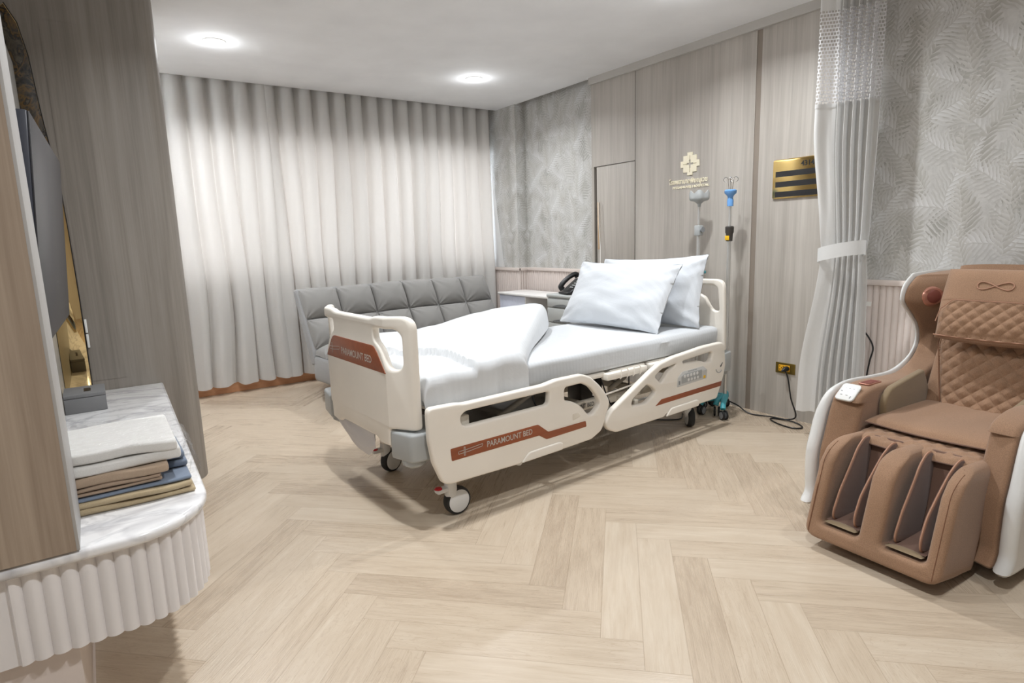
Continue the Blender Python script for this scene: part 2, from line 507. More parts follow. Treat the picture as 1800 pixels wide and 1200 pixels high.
def slab(polys, thick, bev=.004, bres=3):
    """closed 2-D outlines (first outer, others holes) -> mesh in local XY, centred on z=0, total thickness `thick`"""
    cu = bpy.data.curves.new('c', 'CURVE'); cu.dimensions = '2D'; cu.fill_mode = 'BOTH'
    for poly in polys:
        sp = cu.splines.new('POLY'); sp.points.add(len(poly)-1); sp.use_cyclic_u = True
        for q, p in zip(sp.points, poly): q.co = (p[0], p[1], 0, 1)
    cu.extrude = max(thick/2-bev, 0); cu.bevel_depth = bev; cu.bevel_resolution = bres; cu.offset = -bev
    ob = bpy.data.objects.new('c', cu); C.objects.link(ob)
    dg = bpy.context.evaluated_depsgraph_get(); dg.update()
    me = bpy.data.meshes.new_from_object(ob.evaluated_get(dg))
    bpy.data.objects.remove(ob); bpy.data.curves.remove(cu)
    bm = bmesh.new(); bm.from_mesh(me); bmesh.ops.remove_doubles(bm, verts=bm.verts, dist=1e-5)
    bpy.data.meshes.remove(me)
    return bm
def xform(bm, f):
    for v in bm.verts: v.co = Vector(f(v.co))
    return bm
def text_me(s, size, ext=.0008, align='LEFT', bold=0):
    cu = bpy.data.curves.new('t', 'FONT'); cu.body = s; cu.size = size; cu.extrude = ext; cu.align_x = align; cu.offset = bold
    cu.resolution_u = 3
    ob = bpy.data.objects.new('t', cu); C.objects.link(ob)
    dg = bpy.context.evaluated_depsgraph_get(); dg.update()
    me = bpy.data.meshes.new_from_object(ob.evaluated_get(dg))
    bpy.data.objects.remove(ob); bpy.data.curves.remove(cu)
    bm = bmesh.new(); bm.from_mesh(me); bpy.data.meshes.remove(me)
    return bm
def fit_width(bm, wdt, hgt=None):
    xs = [v.co.x for v in bm.verts]; ys = [v.co.y for v in bm.verts]
    sx = wdt/(max(xs)-min(xs)); sy = sx if hgt is None else hgt/(max(ys)-min(ys))
    x0, y0 = min(xs), min(ys)
    for v in bm.verts: v.co.x = (v.co.x-x0)*sx; v.co.y = (v.co.y-y0)*sy
    return bm
def grid_mesh(nu, nv, f, uv=False, close=False):
    bm = bmesh.new()
    vs = [[bm.verts.new(f(i/(nu-1), j/(nv-1))) for j in range(nv)] for i in range(nu)]
    lay = bm.loops.layers.uv.new('UVMap') if uv else None
    for i in range(nu-1):
        for j in range(nv-1):
            fc = bm.faces.new((vs[i][j], vs[i+1][j], vs[i+1][j+1], vs[i][j+1]))
            if uv:
                for l, (a, b) in zip(fc.loops, ((i, j), (i+1, j), (i+1, j+1), (i, j+1))): l[lay].uv = (a/(nu-1), b/(nv-1))
    return bm
def raw(bm, name='m'):
    me = bpy.data.meshes.new(name); bm.to_mesh(me); bm.free(); return me
def smooth(t, a, b):
    t = max(0, min(1, (t-a)/(b-a))); return t*t*(3-2*t)
def nz(x, y=0, z=0): return mnoise.noise(Vector((x, y, z)))
def dup(root, loc=None, rotz=None, label=None):
    r = root.copy(); C.objects.link(r)
    if loc: r.location = loc
    if rotz is not None: r.rotation_euler = (0, 0, rotz)
    if label: r['label'] = label
    for ch in list(root.children):
        c = ch.copy(); C.objects.link(c); c.parent = r
        for g in list(ch.children):
            d = g.copy(); C.objects.link(d); d.parent = c
    return r
def beadrow(bm, a, b, pitch, z0, z1, depth, axis, fixed, sign, seg=6):
    """half-round vertical ribs between a and b along one horizontal axis; fixed = other coordinate, sign = outward"""
    n = max(1, round(abs(b-a)/pitch)); pts = []
    for i in range(n):
        for k in range(seg):
            t = (i+k/seg)/n; pts.append((a+(b-a)*t, fixed+sign*depth*math.sin(PI*k/seg)**.7))
    pts.append((b, fixed))
    lo = []; hi = []
    for p, q in pts:
        xy = (p, q) if axis == 'x' else (q, p)
        lo.append(bm.verts.new((*xy, z0))); hi.append(bm.verts.new((*xy, z1)))
    for i in range(len(pts)-1): bm.faces.new((lo[i], lo[i+1], hi[i+1], hi[i]))
    bk = fixed-sign*.012
    xy0 = (a, bk) if axis == 'x' else (bk, a); xy1 = (b, bk) if axis == 'x' else (bk, b)
    l0, l1 = bm.verts.new((*xy0, z0)), bm.verts.new((*xy1, z0)); h0, h1 = bm.verts.new((*xy0, z1)), bm.verts.new((*xy1, z1))
    bm.faces.new([h0]+hi+[h1]); bm.faces.new([l0]+lo+[l1])
    bm.faces.new((l0, l1, h1, h0)); bm.faces.new((l0, lo[0], hi[0], h0)); bm.faces.new((l1, lo[-1], hi[-1], h1))

# ------------------------------------------------------------------ room shell
TOP = 2.62
struct('floor', -2.2, 3.9, -2.2, 5.6, -.06, 0, 'floor')
struct('ceiling', -2.2, 3.6, -2.2, 5.31, CEIL, CEIL+.1, 'ceiling')
struct('ceiling', -2.2, 3.9, -2.2, 5.6, TOP+.0, TOP+.06, 'ceiling')
# window wall with an opening
WX0, WX1, WZ0, WZ1 = .55, 3.578, .94, 2.14
bm = bmesh.new()
for b in ((-.4, WX0, 0, TOP), (WX1, 3.9, 0, TOP), (WX0, WX1, 0, WZ0), (WX0, WX1, WZ1, TOP)):
    add_box(bm, b[0], b[1], 5.44, 5.56, b[2], b[3])
o = link('wall_window', bm2me(bm), 'white_paint', None, False); o['kind'] = 'structure'
o = struct('baseboard_window', .3, 3.58, 5.425, 5.44, 0, .092, 'skirting', .002)
# window frame and panes
bm = bmesh.new()
for x0, x1, z0, z1 in ((WX0, WX1, WZ0, WZ0+.05), (WX0, WX1, WZ1-.05, WZ1), (WX0, WX0+.05, WZ0, WZ1)) + tuple((x-.03, x+.03, WZ0, WZ1) for x in (1.29, 2.03, 2.77)):
    add_box(bm, x0, x1, 5.47, 5.53, z0, z1)
wf = link('window_1', bm2me(bm), 'trim', None, False); wf['kind'] = 'structure'
for a, b in ((WX0+.05, 1.26), (1.32, 2.0), (2.06, 2.74), (2.80, WX1)):
    box('pane', a, b, 5.496, 5.502, WZ0+.05, WZ1-.05, 'glass', wf)
# right wall: far end, recess, wood, near end
struct('wall_right', 3.58, 3.9, 4.98, 5.44, 0, TOP, 'wallpaper')
struct('wall_right', 3.70, 3.9, 3.91, 4.98, 0, TOP, 'wallpaper')
bm = bmesh.new()
GY0, GY1 = 2.346, 2.384
def wood_piece(y0, y1, z0, z1, x=3.6): add_box(bm, x, 3.9, y0, y1, z0, z1)
wood_piece(1.70, GY0, 0, TOP); wood_piece(GY0, GY1, 0, TOP, 3.606); wood_piece(GY1, 3.41, 0, TOP)
wood_piece(3.41, 3.91, 0, .93); wood_piece(3.41, 3.91, 1.777, TOP); wood_piece(3.882, 3.91, .93, 1.777); wood_piece(3.41, 3.882, .93, 1.777, 3.72)
o = link('wall_right', bm2me(bm), 'wood_wall', None, False); o['kind'] = 'structure'
bm = bmesh.new()   # fine panel seams
for y, z0, z1 in ((3.413, 1.777, CEIL-.05), (3.413, .93, 1.777)): add_box(bm, 3.598, 3.6005, y-.0012, y+.0012, z0, z1)
add_box(bm, 3.598, 3.6005, 3.413, 3.88, 1.7755, 1.778); add_box(bm, 3.598, 3.6005, 3.413, 3.88, .928, .931)
o = link('trim_1', bm2me(bm), 'dark', None, False); o['kind'] = 'structure'
struct('trim_2', 3.575, 3.6, 1.70, 3.915, CEIL-.055, CEIL+.0, 'trim')
struct('wall_right', 3.6, 3.9, -2.2, 1.70, 0, TOP, 'wallpaper')
struct('trim_13', 3.6045, 3.61, GY0, GY1, 0, CEIL, 'groove')
# sliding cupboard door in the wood wall
dr = thing('wall_cupboard', 'flush wood wall cupboard with slightly open door in wood wall beside wallpaper', 'cupboard', (3.603, 3.63, .932))
drl = box('door', 0, .018, -.215, .222, 0, .843, 'wood_wall', dr, .001)
hb = bmesh.new(); add_box(hb, -.010, .0, .19, .206, .16, .555, .003)
link('handle', bm2me(hb), wood('pale_handle_wood', (190, 160, 128), (212, 184, 152), 1), drl)
# wainscot and rails
def wains(name, a, b, axis, fixed, sign, pitch=.034, z1=.885):
    bm = bmesh.new(); beadrow(bm, a, b, pitch, 0.0, z1, .011, axis, fixed, sign)
    o = link(name, bm2me(bm), 'pink'); o['kind'] = 'structure'; return o
wains('trim_3', 5.44, 4.965, 'y', 3.567, -1)
wains('trim_4', 3.567, 3.688, 'x', 4.968, -1)
wains('trim_5', 4.972, 3.915, 'y', 3.688, -1)
wains('trim_6', 1.70, -1.2, 'y', 3.588, -1)
struct('trim_7', 3.545, 3.58, 4.947, 5.44, .885, .915, 'pink', .004)
struct('trim_8', 3.56, 3.70, 4.947, 4.98, .885, .9149, 'pink', .004)
struct('trim_9', 3.665, 3.70, 3.912, 4.95, .885, .915, 'pink', .004)
struct('trim_10', 3.565, 3.60, -1.2, 1.70, .885, .915, 'pink', .004)
# back of the room, behind the viewpoint
struct('wall_back', -2.2, 3.9, -2.32, -2.2, 0, TOP, 'white_paint')
struct('wall_left', -2.32, -2.2, -2.2, 1.6, 0, TOP, 'white_paint')
# left side: near wood panel, niche wall, wooden column with rounded corner
bm = bmesh.new(); add_box(bm, -2.2, -.093, 1.577, 1.70, .552, CEIL)
o = link('wall_left_panel', bm2me(bm), 'wood_near', None, False); o['kind'] = 'structure'; o.name = 'wall_left'
o = struct('trim_11', -.0935, -.087, 1.5765, 1.80, .552, CEIL, 'reveal', .001)
o = struct('wall_left', -2.2, -.0936, 1.70, 1.80, .552, CEIL, 'reveal')
o = struct('wall_left', -.45, -.175, 1.80, 3.46, .552, CEIL, 'reveal')
o = struct('wall_left', -2.2, -.12, 1.62, 3.46, 0, .33, 'pink')
o = struct('trim_12', -.175, -.15, 1.80, 3.425, .552, 2.0, 'stone')
# column outline in plan
pl = [(-.45, 3.43), (.325, 3.43)]+[(.325+.085*math.sin(t*PI/2/8), 3.56-.13*math.cos(t*PI/2/8)) for t in range(1, 9)]+[(.41, 3.95), (.36, 4.05), (-.45, 4.05)]
bm = bmesh.new()
lo = [bm.verts.new((x, y, 0)) for x, y in pl]; hi = [bm.verts.new((x, y, CEIL)) for x, y in pl]
n = len(pl)
for i in range(n): bm.faces.new((lo[i], lo[(i+1) % n], hi[(i+1) % n], hi[i]))
bm.faces.new(lo[::-1]); bm.faces.new(hi)
o = link('wall_column', bm2me(bm), 'wood_column'); o['kind'] = 'structure'; o.name = 'wall_left'
struct('wall_left', -.45, -.3, 4.05, 5.5, 0, TOP, 'white_paint')

# ------------------------------------------------------------------ ceiling downlights
def downlight(x, y, label):
    t = thing('downlight', label, 'light', (x, y, CEIL), group='round recessed ceiling downlights')
    lathe('trim_ring', [(.052, -.001), (.056, -.006), (.066, -.006), (.070, -.001), (.070, 0), (.052, 0)], 'white_paint', t)
    lathe('diffuser', [(0, -.0035), (.05, -.0035), (.053, -.001), (0, -.001)], 'bulb', t)
    return t
dl = downlight(*LAMPS[0], 'round glowing downlight in the ceiling at left, above the window curtains')
dup(dl, (*LAMPS[1], CEIL), None, 'round glowing downlight in the ceiling nearest the wallpapered corner')
for p, s_ in zip(LAMPS[2:], ('round downlight in the ceiling above the foot of the bed', 'round downlight in the ceiling above the head of the bed', 'round downlight in the ceiling close to the viewpoint', 'round downlight in the ceiling beside the massage chair', 'round downlight in the ceiling over the entrance side')):
    dup(dl, (*p, CEIL), None, s_)

cv = thing('cove_light', 'slim white cove light trough high on the left wall behind the wood column', 'light', (-.3, 4.75, 2.24))
box('trough_base', .001, .11, -.62, .62, 0, .008, 'white_paint', cv, .002); box('trough_lip', .105, .112, -.62, .62, .008, .045, 'white_paint', cv, .002)
box('tube_lamp', .03, .05, -.58, .58, .010, .028, 'bulb', cv, .004)
# ------------------------------------------------------------------ window curtains
def window_curtain(name, x0, x1, label, seed, per=.155):
    nfold = (x1-x0)/per
    def f(a, b):
        z = .08+b*(TOP-.10-.08)
        x = x0+(x1-x0)*a
        low = 1-smooth(b, .1, .95)
        ph = 2*PI*nfold*a+low*2.2*nz(a*4.3+seed, b*1.1)+seed
        amp = .042+.02*low*nz(a*7+seed*3, b*1.5, 2)
        sw = math.sin(ph)
        y = 5.365+amp*(abs(sw)**.8*(1 if sw > 0 else -1))+.010*low*math.sin(ph*2.3+seed)
        x += .030*math.cos(ph)*(.5+low*.4)+low*.05*nz(a*3+seed, b*2, 5)
        if b < .02: z += .012*nz(a*30, seed)+.012*math.sin(ph)*.5
        return (min(x, 3.572), y, z)
    bm = grid_mesh(int(nfold*22), 26, f)
    o = link(name, raw(bm), 'curtain'); tag(o, label, 'curtain', 'full-height window curtains'); return o
window_curtain('window_curtain', .28, 1.37, 'left panel of the pleated greige window curtains, beside the wood column', 1.3, .16)
window_curtain('window_curtain', 1.36, 3.525, 'wide right panel of the pleated greige window curtains, behind the sofa', 4.1, .15)
bm = grid_mesh(14, 20, lambda a, b: (3.565+.006*math.sin(a*9)-.004, 5.40-(.17*(1-b)**1.2+.02)*a, .92+b*1.05))
o = link('sheer_curtain', raw(bm), 'sheer'); tag(o, 'thin white sheer curtain edge glowing between window curtain and wallpaper', 'curtain')

# ------------------------------------------------------------------ ward privacy curtain tied back
wc = thing('privacy_curtain', 'pale grey hospital privacy curtain with net top, tied back against wood wall', 'curtain', (3.40, 1.71, 0))
NS = 340
def ward(a, z):
    # returns local x,y for parameter a at height z
    if z > 1.06:
        t = smooth(z, 1.06, 1.75); yl = .078+(.138-.078)*t; yr = -.125+(-.130+.125)*t
        amp = .024+.010*t
    else:
        t = 1-smooth(z, .35, 1.02); yl = .078+.080*t; yr = -.125-.012*t
        amp = .028+.010*t
        t2 = 1-smooth(z, .1, .6); yl += .012*t2
    y = yl+(yr-yl)*a
    fr = max(0, a-.30)/.70
    ph = 2*PI*5.5*fr
    x = -.055+.055*smooth(a, 0, .25)+(amp*math.sin(ph) if a > .30 else -.012*math.sin(a/.30*PI))
    x += .05*smooth(a, .3, 1)
    y += (.012*math.cos(ph) if a > .3 else 0)
    x += .012*nz(a*5, z*1.2)
    if a < .3: x += .01*nz(a*9, z*2, 3)
    x = x*(1-.35*math.exp(-((z-1.06)/.09)**2))
    return x, y
bm = grid_mesh(NS, 60, lambda a, b: (*ward(a, .145+b*(1.862-.145)), .145+b*(1.862-.145)+(.012*nz(a*6, 9) if b == 0 else 0)))
link('cloth', raw(bm), 'ward_curtain', wc)
bm = grid_mesh(NS, 16, lambda a, b: (*ward(a, 1.862+b*.478), 1.862+b*.478), uv=True)
_d = [0]
for i in range(1, NS):
    p_, q_ = ward((i-1)/(NS-1), 2.1), ward(i/(NS-1), 2.1); _d.append(_d[-1]+math.hypot(q_[0]-p_[0], q_[1]-p_[1]))
_l = bm.loops.layers.uv['UVMap']
for fc in bm.faces:
    for l in fc.loops: l[_l].uv.x = _d[min(NS-1, round(l[_l].uv.x*(NS-1)))]
link('net_top', raw(bm), 'net', wc)
bm = grid_mesh(NS, 5, lambda a, b: (*ward(a, 2.335+b*.135), 2.335+b*.135))
link('header_band', raw(bm), 'ward_curtain', wc)
bm = grid_mesh(NS, 3, lambda a, b: (ward(a, 1.86)[0]-.003, ward(a, 1.86)[1], 1.845+b*.022))
link('seam_band', raw(bm), 'ward_curtain', wc)
def tie(a, b):
    th = 2*PI*a
    return (-.008+.072*math.cos(th), -.02+.122*math.sin(th)*1.02, 1.03+b*.075+.022*(1-math.cos(th+.6))*.4-.028*(math.sin(th)))
bm = grid_mesh(64, 6, tie)
link('tie_band', raw(bm), 'ward_curtain', wc)
t = thing('curtain_track', 'white ceiling rail carrying the hospital privacy curtain', 'rail', (3.40, .6, CEIL))
box('rail_bar', -.012, .012, -2.4, 1.32, -.022, -.001, 'white_paint', t, .002)

# ------------------------------------------------------------------ wall writing, plaque, socket
def wall_text(name, s, y_left, y_right, z0, hgt, mat, label, size=.05, bold=.0011):
    bm = fit_width(text_me(s, size, .0025, bold=bold), y_left-y_right, hgt)
    xform(bm, lambda c: (3.5975-c.z, y_left-c.x, z0+c.y))
    o = link(name, bm2me(bm), mat, None, False); tag(o, label, 'wall lettering'); return o
wall_text('sign_letters', 'โรงพยาบาลพิษณุเวช', 3.069, 2.733, 1.545, .052, 'gold', 'gold Thai lettering on the wood wall above the hospital name in English')
wall_text('sign_letters', 'PITSANUVEJ HOSPITAL', 3.036, 2.717, 1.519, .022, 'gold', 'gold English lettering reading PITSANUVEJ HOSPITAL under the Thai line', bold=.0022)
# emblem: stepped cross with cross-shaped gap
def emblem():
    S = .0141
    bm = bmesh.new()
    out = [(-1.6, 5.6), (1.6, 5.6), (1.6, 4.1), (4.1, 4.1), (4.1, 1.6), (5.8, 1.6), (5.8, -1.6), (4.1, -1.6), (4.1, -4.1), (1.6, -4.1), (1.6, -5.6), (-1.6, -5.6), (-1.6, -4.1), (-4.1, -4.1), (-4.1, -1.6), (-5.8, -1.6), (-5.8, 1.6), (-4.1, 1.6), (-4.1, 4.1), (-1.6, 4.1)]
    inn = [(-.45, 2.0), (.45, 2.0), (.45, .45), (2.0, .45), (2.0, -.45), (.45, -.45), (.45, -2.0), (-.45, -2.0), (-.45, -.45), (-2.0, -.45), (-2.0, .45), (-.45, .45)]
    b = slab([[(p[0]*S, p[1]*S) for p in out], [(p[0]*S, p[1]*S) for p in inn]], .006, .0006, 1)
    xform(b, lambda c: (3.5965-c.z, 2.883-c.x, 1.690+c.y))
    return bm2me(b)
o = link('wall_emblem', emblem(), 'gold', None, False); tag(o, 'gold stepped cross emblem above the wall lettering over the bed', 'emblem')
em = o
for (a0, a1, b0, b1) in ((-.0012, .0012, .028, .058), (-.0012, .0012, -.058, -.028), (-.058, -.028, -.0012, .0012), (.028, .058, -.0012, .0012)):
    box('groove', 3.5925, 3.5935, 2.883+a0, 2.883+a1, 1.690+b0, 1.690+b1, 'olive_brass', em)

t = thing('room_plaque', 'polished brass room plaque 4314 with black name slots, beside privacy curtain', 'sign', (3.6, 2.08, 1.515))
bm = slab([rounded([(-.155, -.118), (.155, -.118), (.155, .118), (-.155, .118)], .014)], .012, .002)
xform(bm, lambda c: (-.007-c.z, -c.x, c.y)); link('plate', bm2me(bm), 'brass', t)
for z in (.030, -.032, -.092):
    box('name_slot', -.0145, -.012, -.135, .135, z-.0165, z+.0165, 'black', t, label='black name slot')
bm = fit_width(text_me('4314', .05, .0008, bold=.0012), .082); xform(bm, lambda c: (-.0140-c.z, -.026-c.x+.0, .066+c.y))
link('numerals', bm2me(bm), 'black', t, False)
t = thing('wall_socket', 'brass wall socket with orange outlet insert on wood wall near floor', 'socket', (3.6, 2.1, .328))
bm = slab([rounded([(-.065, -.034), (.065, -.034), (.065, .034), (-.065, .034)], .003)], .008, .0015)
xform(bm, lambda c: (-.004-c.z, -c.x, c.y)); link('plate', bm2me(bm), 'olive_brass', t)
box('outlet_insert', -.013, -.008, -.033, .042, -.019, .021, 'orange_socket', t, .001)
bm = bmesh.new()
for y, z in ((.033, .012), (.033, -.008), (.022, .002), (.010, .012)): add_box(bm, -.0136, -.0128, y-.002, y+.002, z-.004, z+.004)
link('outlet_hole', bm2me(bm), 'black', t, False)
cb = thing('power_cord', 'black power cord plugged in the wall socket, looping on the floor towards the bed', 'cord', (0, 0, 0))
tube('cord', catmull([(3.565, 2.09, .325), (3.56, 2.06, .28), (3.555, 2.03, .15), (3.55, 1.99, .04), (3.545, 2.06, .006), (3.50, 2.13, .006), (3.44, 2.05, .006), (3.42, 1.94, .006), (3.47, 1.90, .006), (3.53, 1.98, .008), (3.52, 2.12, .013), (3.50, 2.28, .006), (3.55, 2.42, .03), (3.53, 2.55, .05), (3.40, 2.62, .03), (3.2, 2.58, .008), (3.05, 2.5, .006), (2.9, 2.62, .006)], 8), .0045, 'black', cb, 8)
bm = bmesh.new(); add_tube(bm, [(3.588, 2.083, .33), (3.575, 2.083, .33), (3.562, 2.086, .328), (3.545, 2.093, .318)], [.016, .017, .015, .006], 12)
link('plug', bm2me(bm), 'black', cb)
t = thing('power_cord', 'black cord with white tag hanging on pink fluted wall behind massage chair', 'cord', (0, 0, 0))
tube('cord', catmull([(3.565, 1.66, .66), (3.563, 1.60, .60), (3.56, 1.566, .535), (3.56, 1.58, .45), (3.56, 1.59, .32), (3.55, 1.56, .1), (3.54, 1.45, .01)], 8), .0045, 'black', t, 8)
box('paper_tag', 3.545, 3.547, 1.585, 1.625, .770, .795, 'white_print', t, label='white paper tag')

# ------------------------------------------------------------------ left side: counter, towels, tissue box, mirror, television
ct = thing('wall_counter', 'white marble-topped counter with rounded corner and fluted white front, lower left', 'counter', (0, 0, 0))
def counter_plan(off=0, rc=.20):
    x1, y0 = .197-off, 1.578+off; r = rc-off
    arc = []
    for k in range(15):
        t = k/14*PI/2; arc.append((x1-r+r*math.sin(t), y0+r*1.15-r*1.15*math.cos(t)))
    return [(-.6, y0)]+arc+[(.245-off, 3.43)]+[(-.6, 3.43)]
bm = slab([counter_plan()], .028, .011, 3); xform(bm, lambda c: (c.x, c.y, c.z+.536)); link('marble_top', bm2me(bm), 'marble', ct)
# fluted front following the plan
def fluted():
    P = [Vector(p) for p in counter_plan(.012)][0:-2]
    P.append(Vector((.185+.035, 3.43)))
    # resample at rib pitch
    d = [0]
    for a, b in zip(P[:-1], P[1:]): d.append(d[-1]+(b-a).length)
    pitch = .0335; tot = d[-1]; n = int(tot/pitch)
    def at(s):
        s = max(0, min(tot-1e-6, s))
        for i in range(len(P)-1):
            if s <= d[i+1]:
                t = (s-d[i])/(d[i+1]-d[i]+1e-9); q = P[i].lerp(P[i+1], t); tg = (P[i+1]-P[i]).normalized()
                return q, Vector((tg.y, -tg.x))
    bm = bmesh.new(); sg = 8; lo = []; hi = []
    for i in range(n*sg+1):
        s = i/sg*pitch; q, nm = at(s)
        q = q+nm*(.011*abs(math.sin(PI*i/sg))**.75-.012)
        if q.x < -.222: q = Vector((q.x, 1.60))
        lo.append(bm.verts.new((q.x, q.y, .315))); hi.append(bm.verts.new((q.x, q.y, .524)))
    for i in range(len(lo)-1): bm.faces.new((lo[i], lo[i+1], hi[i+1], hi[i]))
    c0 = bm.verts.new((-.6, 3.4, .315)); bm.faces.new(lo+[c0])
    c1 = bm.verts.new((-.6, 3.4, .524)); bm.faces.new(hi+[c1])
    return bm2me(bm)
link('fluted_front', fluted(), 'fluted', ct)
# black line at panel foot
# mirror with arched right edge
mp = [(-.128, .56), (-.045, .56), (-.044, 1.0), (-.047, 1.3), (-.052, 1.5), (-.071, 1.71), (-.080, 1.81), (-.094, 2.04), (-.115, 2.17), (-.15, 2.24), (-.172, 2.22), (-.174, 1.9), (-.174, 1.35), (-.148, 1.3), (-.148, .56)]
mr = thing('arched_mirror', 'narrow arched bronze mirror on wood column behind television', 'mirror', (0, 3.43, 0))
bm = slab([mp], .006, .001, 1); xform(bm, lambda c: (c.x, -.004-c.z, c.y)); link('mirror_glass', bm2me(bm), 'mirror', mr)
up = [(p[0]+(-.001), p[1]) for p in [(-.174, 1.45), (-.052, 1.52), (-.072, 1.71), (-.081, 1.81), (-.095, 2.04), (-.116, 2.165), (-.15, 2.235), (-.172, 2.215)]]
bm = slab([up], .003, .0005, 1); xform(bm, lambda c: (c.x, -.009-c.z, c.y)); link('mottled_sheet', bm2me(bm), 'amber', mr)  # thin sheet with dark amber mottling over the mirror's upper part
tube('edge_trim', [(-.0445, -.007, .56), (-.0435, -.007, 1.0), (-.0465, -.007, 1.3), (-.0515, -.007, 1.5), (-.0705, -.007, 1.71), (-.0795, -.007, 1.81), (-.0935, -.007, 2.04), (-.1145, -.007, 2.17), (-.15, -.007, 2.243)], .0022, 'black', mr, 6)
t = thing('column_cupboard', 'narrow cupboard front with two small white handles on wood column by the mirror', 'cupboard', (0, 0, 0))
box('door', -.041, .10, 3.4285, 3.4299, .60, 2.2, 'wood_column', t)
for z in (.865, .795):
    box('handle', -.040, -.030, 3.416, 3.4285, z-.032, z+.032, 'white_gloss', t, .002, label='small white handle')
t = thing('television', 'flat grey television seen nearly edge-on, standing off the left wall', 'television', (-.053, 2.83, 1.252), math.radians(-1.9))
t.rotation_euler = (0, math.radians(4.2), math.radians(-1.9))
box('screen', -.004, 0, -.98, 0, -.28, .28, 'tv', t, .001)
box('bezel', -.034, -.0042, -.982, .002, -.282, .282, 'tv_back', t, .003)
box('wall_bracket', -.080, -.034, -.62, -.36, -.12, .12, 'dark', t, .003)
t = thing('tissue_box', 'dark grey rectangular tissue box on the marble counter', 'box', (-.07, 3.08, .5505), math.radians(0))
bm = bmesh.new(); add_box(bm, -.072, .072, -.085, .10, 0, .062, .002); link('box_body', bm2me(bm), 'tissue', t)
bm = bmesh.new(); add_box(bm, -.0725, .0725, -.0855, .1005, .0635, .078, .002); link('lid', bm2me(bm), 'tissue', t)
box('opening', -.002, .022, -.03, .04, .0775, .0788, 'black', t, label='square black opening')

def folded(name, label, x1, y0, y1, z0, h, mat, folds, skew=0, cat='towel', seed=0, grp=None, x0=-.34):
    """a folded textile: rounded fold at +x end, layered front edge"""
    t = thing(name, label, cat, (0, 0, 0), group=grp)
    for k in range(folds):
        za = z0+h*k/folds; zb = z0+h*(k+1)/folds-.0008
        yy0 = y0+.008*nz(seed+k*3.1)+.002*k; xx1 = x1-.010*abs(nz(seed*2+k*1.7))-.003*k
        bm = bmesh.new()
        vs = add_box(bm, x0, xx1, yy0, y1, za, zb, min(.0075, (zb-za)*.48), 3)
        bmesh.ops.subdivide_edges(bm, edges=[e for e in bm.edges if abs((e.verts[0].co-e.verts[1].co).x) > .1], cuts=16, use_grid_fill=True)
        for v in bm.verts:
            c = v.co
            c.z += .0060*nz(c.x*9+seed, c.y*7, k)*min(1, (c.z-z0)*60)+skew*(c.x+.1)
            c.y += .011*nz(c.x*7+seed, k*2.0, c.z*5)
        link('fold', bm2me(bm), mat, t)
    return t
zz = .5505
folded('folded_blanket', 'beige folded blanket at the bottom of the textile stack on the counter', .172, 1.775, 2.10, zz, .034, 'towel_beige', 2, seed=1, cat='blanket', grp='folded textiles on the counter')
folded('folded_cloth', 'slate blue folded cloth above the bottom beige blanket in the stack', .166, 1.785, 2.10, zz+.0345, .012, 'towel_blue', 1, seed=2, cat='cloth', grp='folded textiles on the counter')
folded('folded_blanket', 'thin taupe folded blanket on the slate blue cloth in the stack', .098, 1.79, 2.04, zz+.047, .019, 'towel_tan2', 2, seed=3, cat='blanket', grp='folded textiles on the counter')
folded('folded_cloth', 'pale blue wrapped garment at the right of the stack under the white towels', .168, 1.87, 2.08, zz+.0475, .042, 'towel_blue', 2, seed=9, cat='cloth', grp='folded textiles on the counter', x0=.106)
folded('folded_blanket', 'tan folded blanket directly beneath the white towels in the stack', .116, 1.795, 1.862, zz+.0665, .026, 'towel_tan', 1, seed=4, cat='blanket', grp='folded textiles on the counter')
folded('folded_towel', 'thick white folded towels in clear plastic on top of the stack', .150, 1.805, 2.10, zz+.093, .058, 'towel_white', 2, seed=5, cat='towel', grp='folded textiles on the counter')
# clear wrap hugging the right end of the stack
def wrapf(a, b):
    th = (a-.5)*PI*1.0
    cr = .010*nz(a*7, b*6)+.006*nz(a*19, b*15, 3)
    x = .085+(.100+cr)*max(0, math.cos(th))**.55-.40*smooth(abs(a-.5), .36, .5)
    z = zz+.078+.084*math.sin(th)*(1-.02*b)+.006*nz(a*11, b*9, 6)
    y = 1.772+.34*b+.012*nz(a*6, b*5, 9)
    z += .012*smooth(b, .85, 1)*nz(a*14, 5)
    return (x, y, max(z, .5515))
bm = grid_mesh(60, 50, wrapf); o = link('plastic_wrap', raw(bm), 'wrap'); tag(o, 'crumpled clear plastic wrap around the right end of the textile stack', 'wrapping')

# ------------------------------------------------------------------ hospital bed
BR = math.radians(3)
BW = .86
bed = thing('hospital_bed', 'cream adjustable hospital bed with red-brown stripes and lowered side rails', 'bed', (1.05, 2.19, 0), BR)
def crease(bm, xs):
    for x in xs:
        bmesh.ops.bisect_plane(bm, geom=bm.verts[:]+bm.edges[:]+bm.faces[:], plane_co=(x, 0, 0), plane_no=(1, 0, 0))
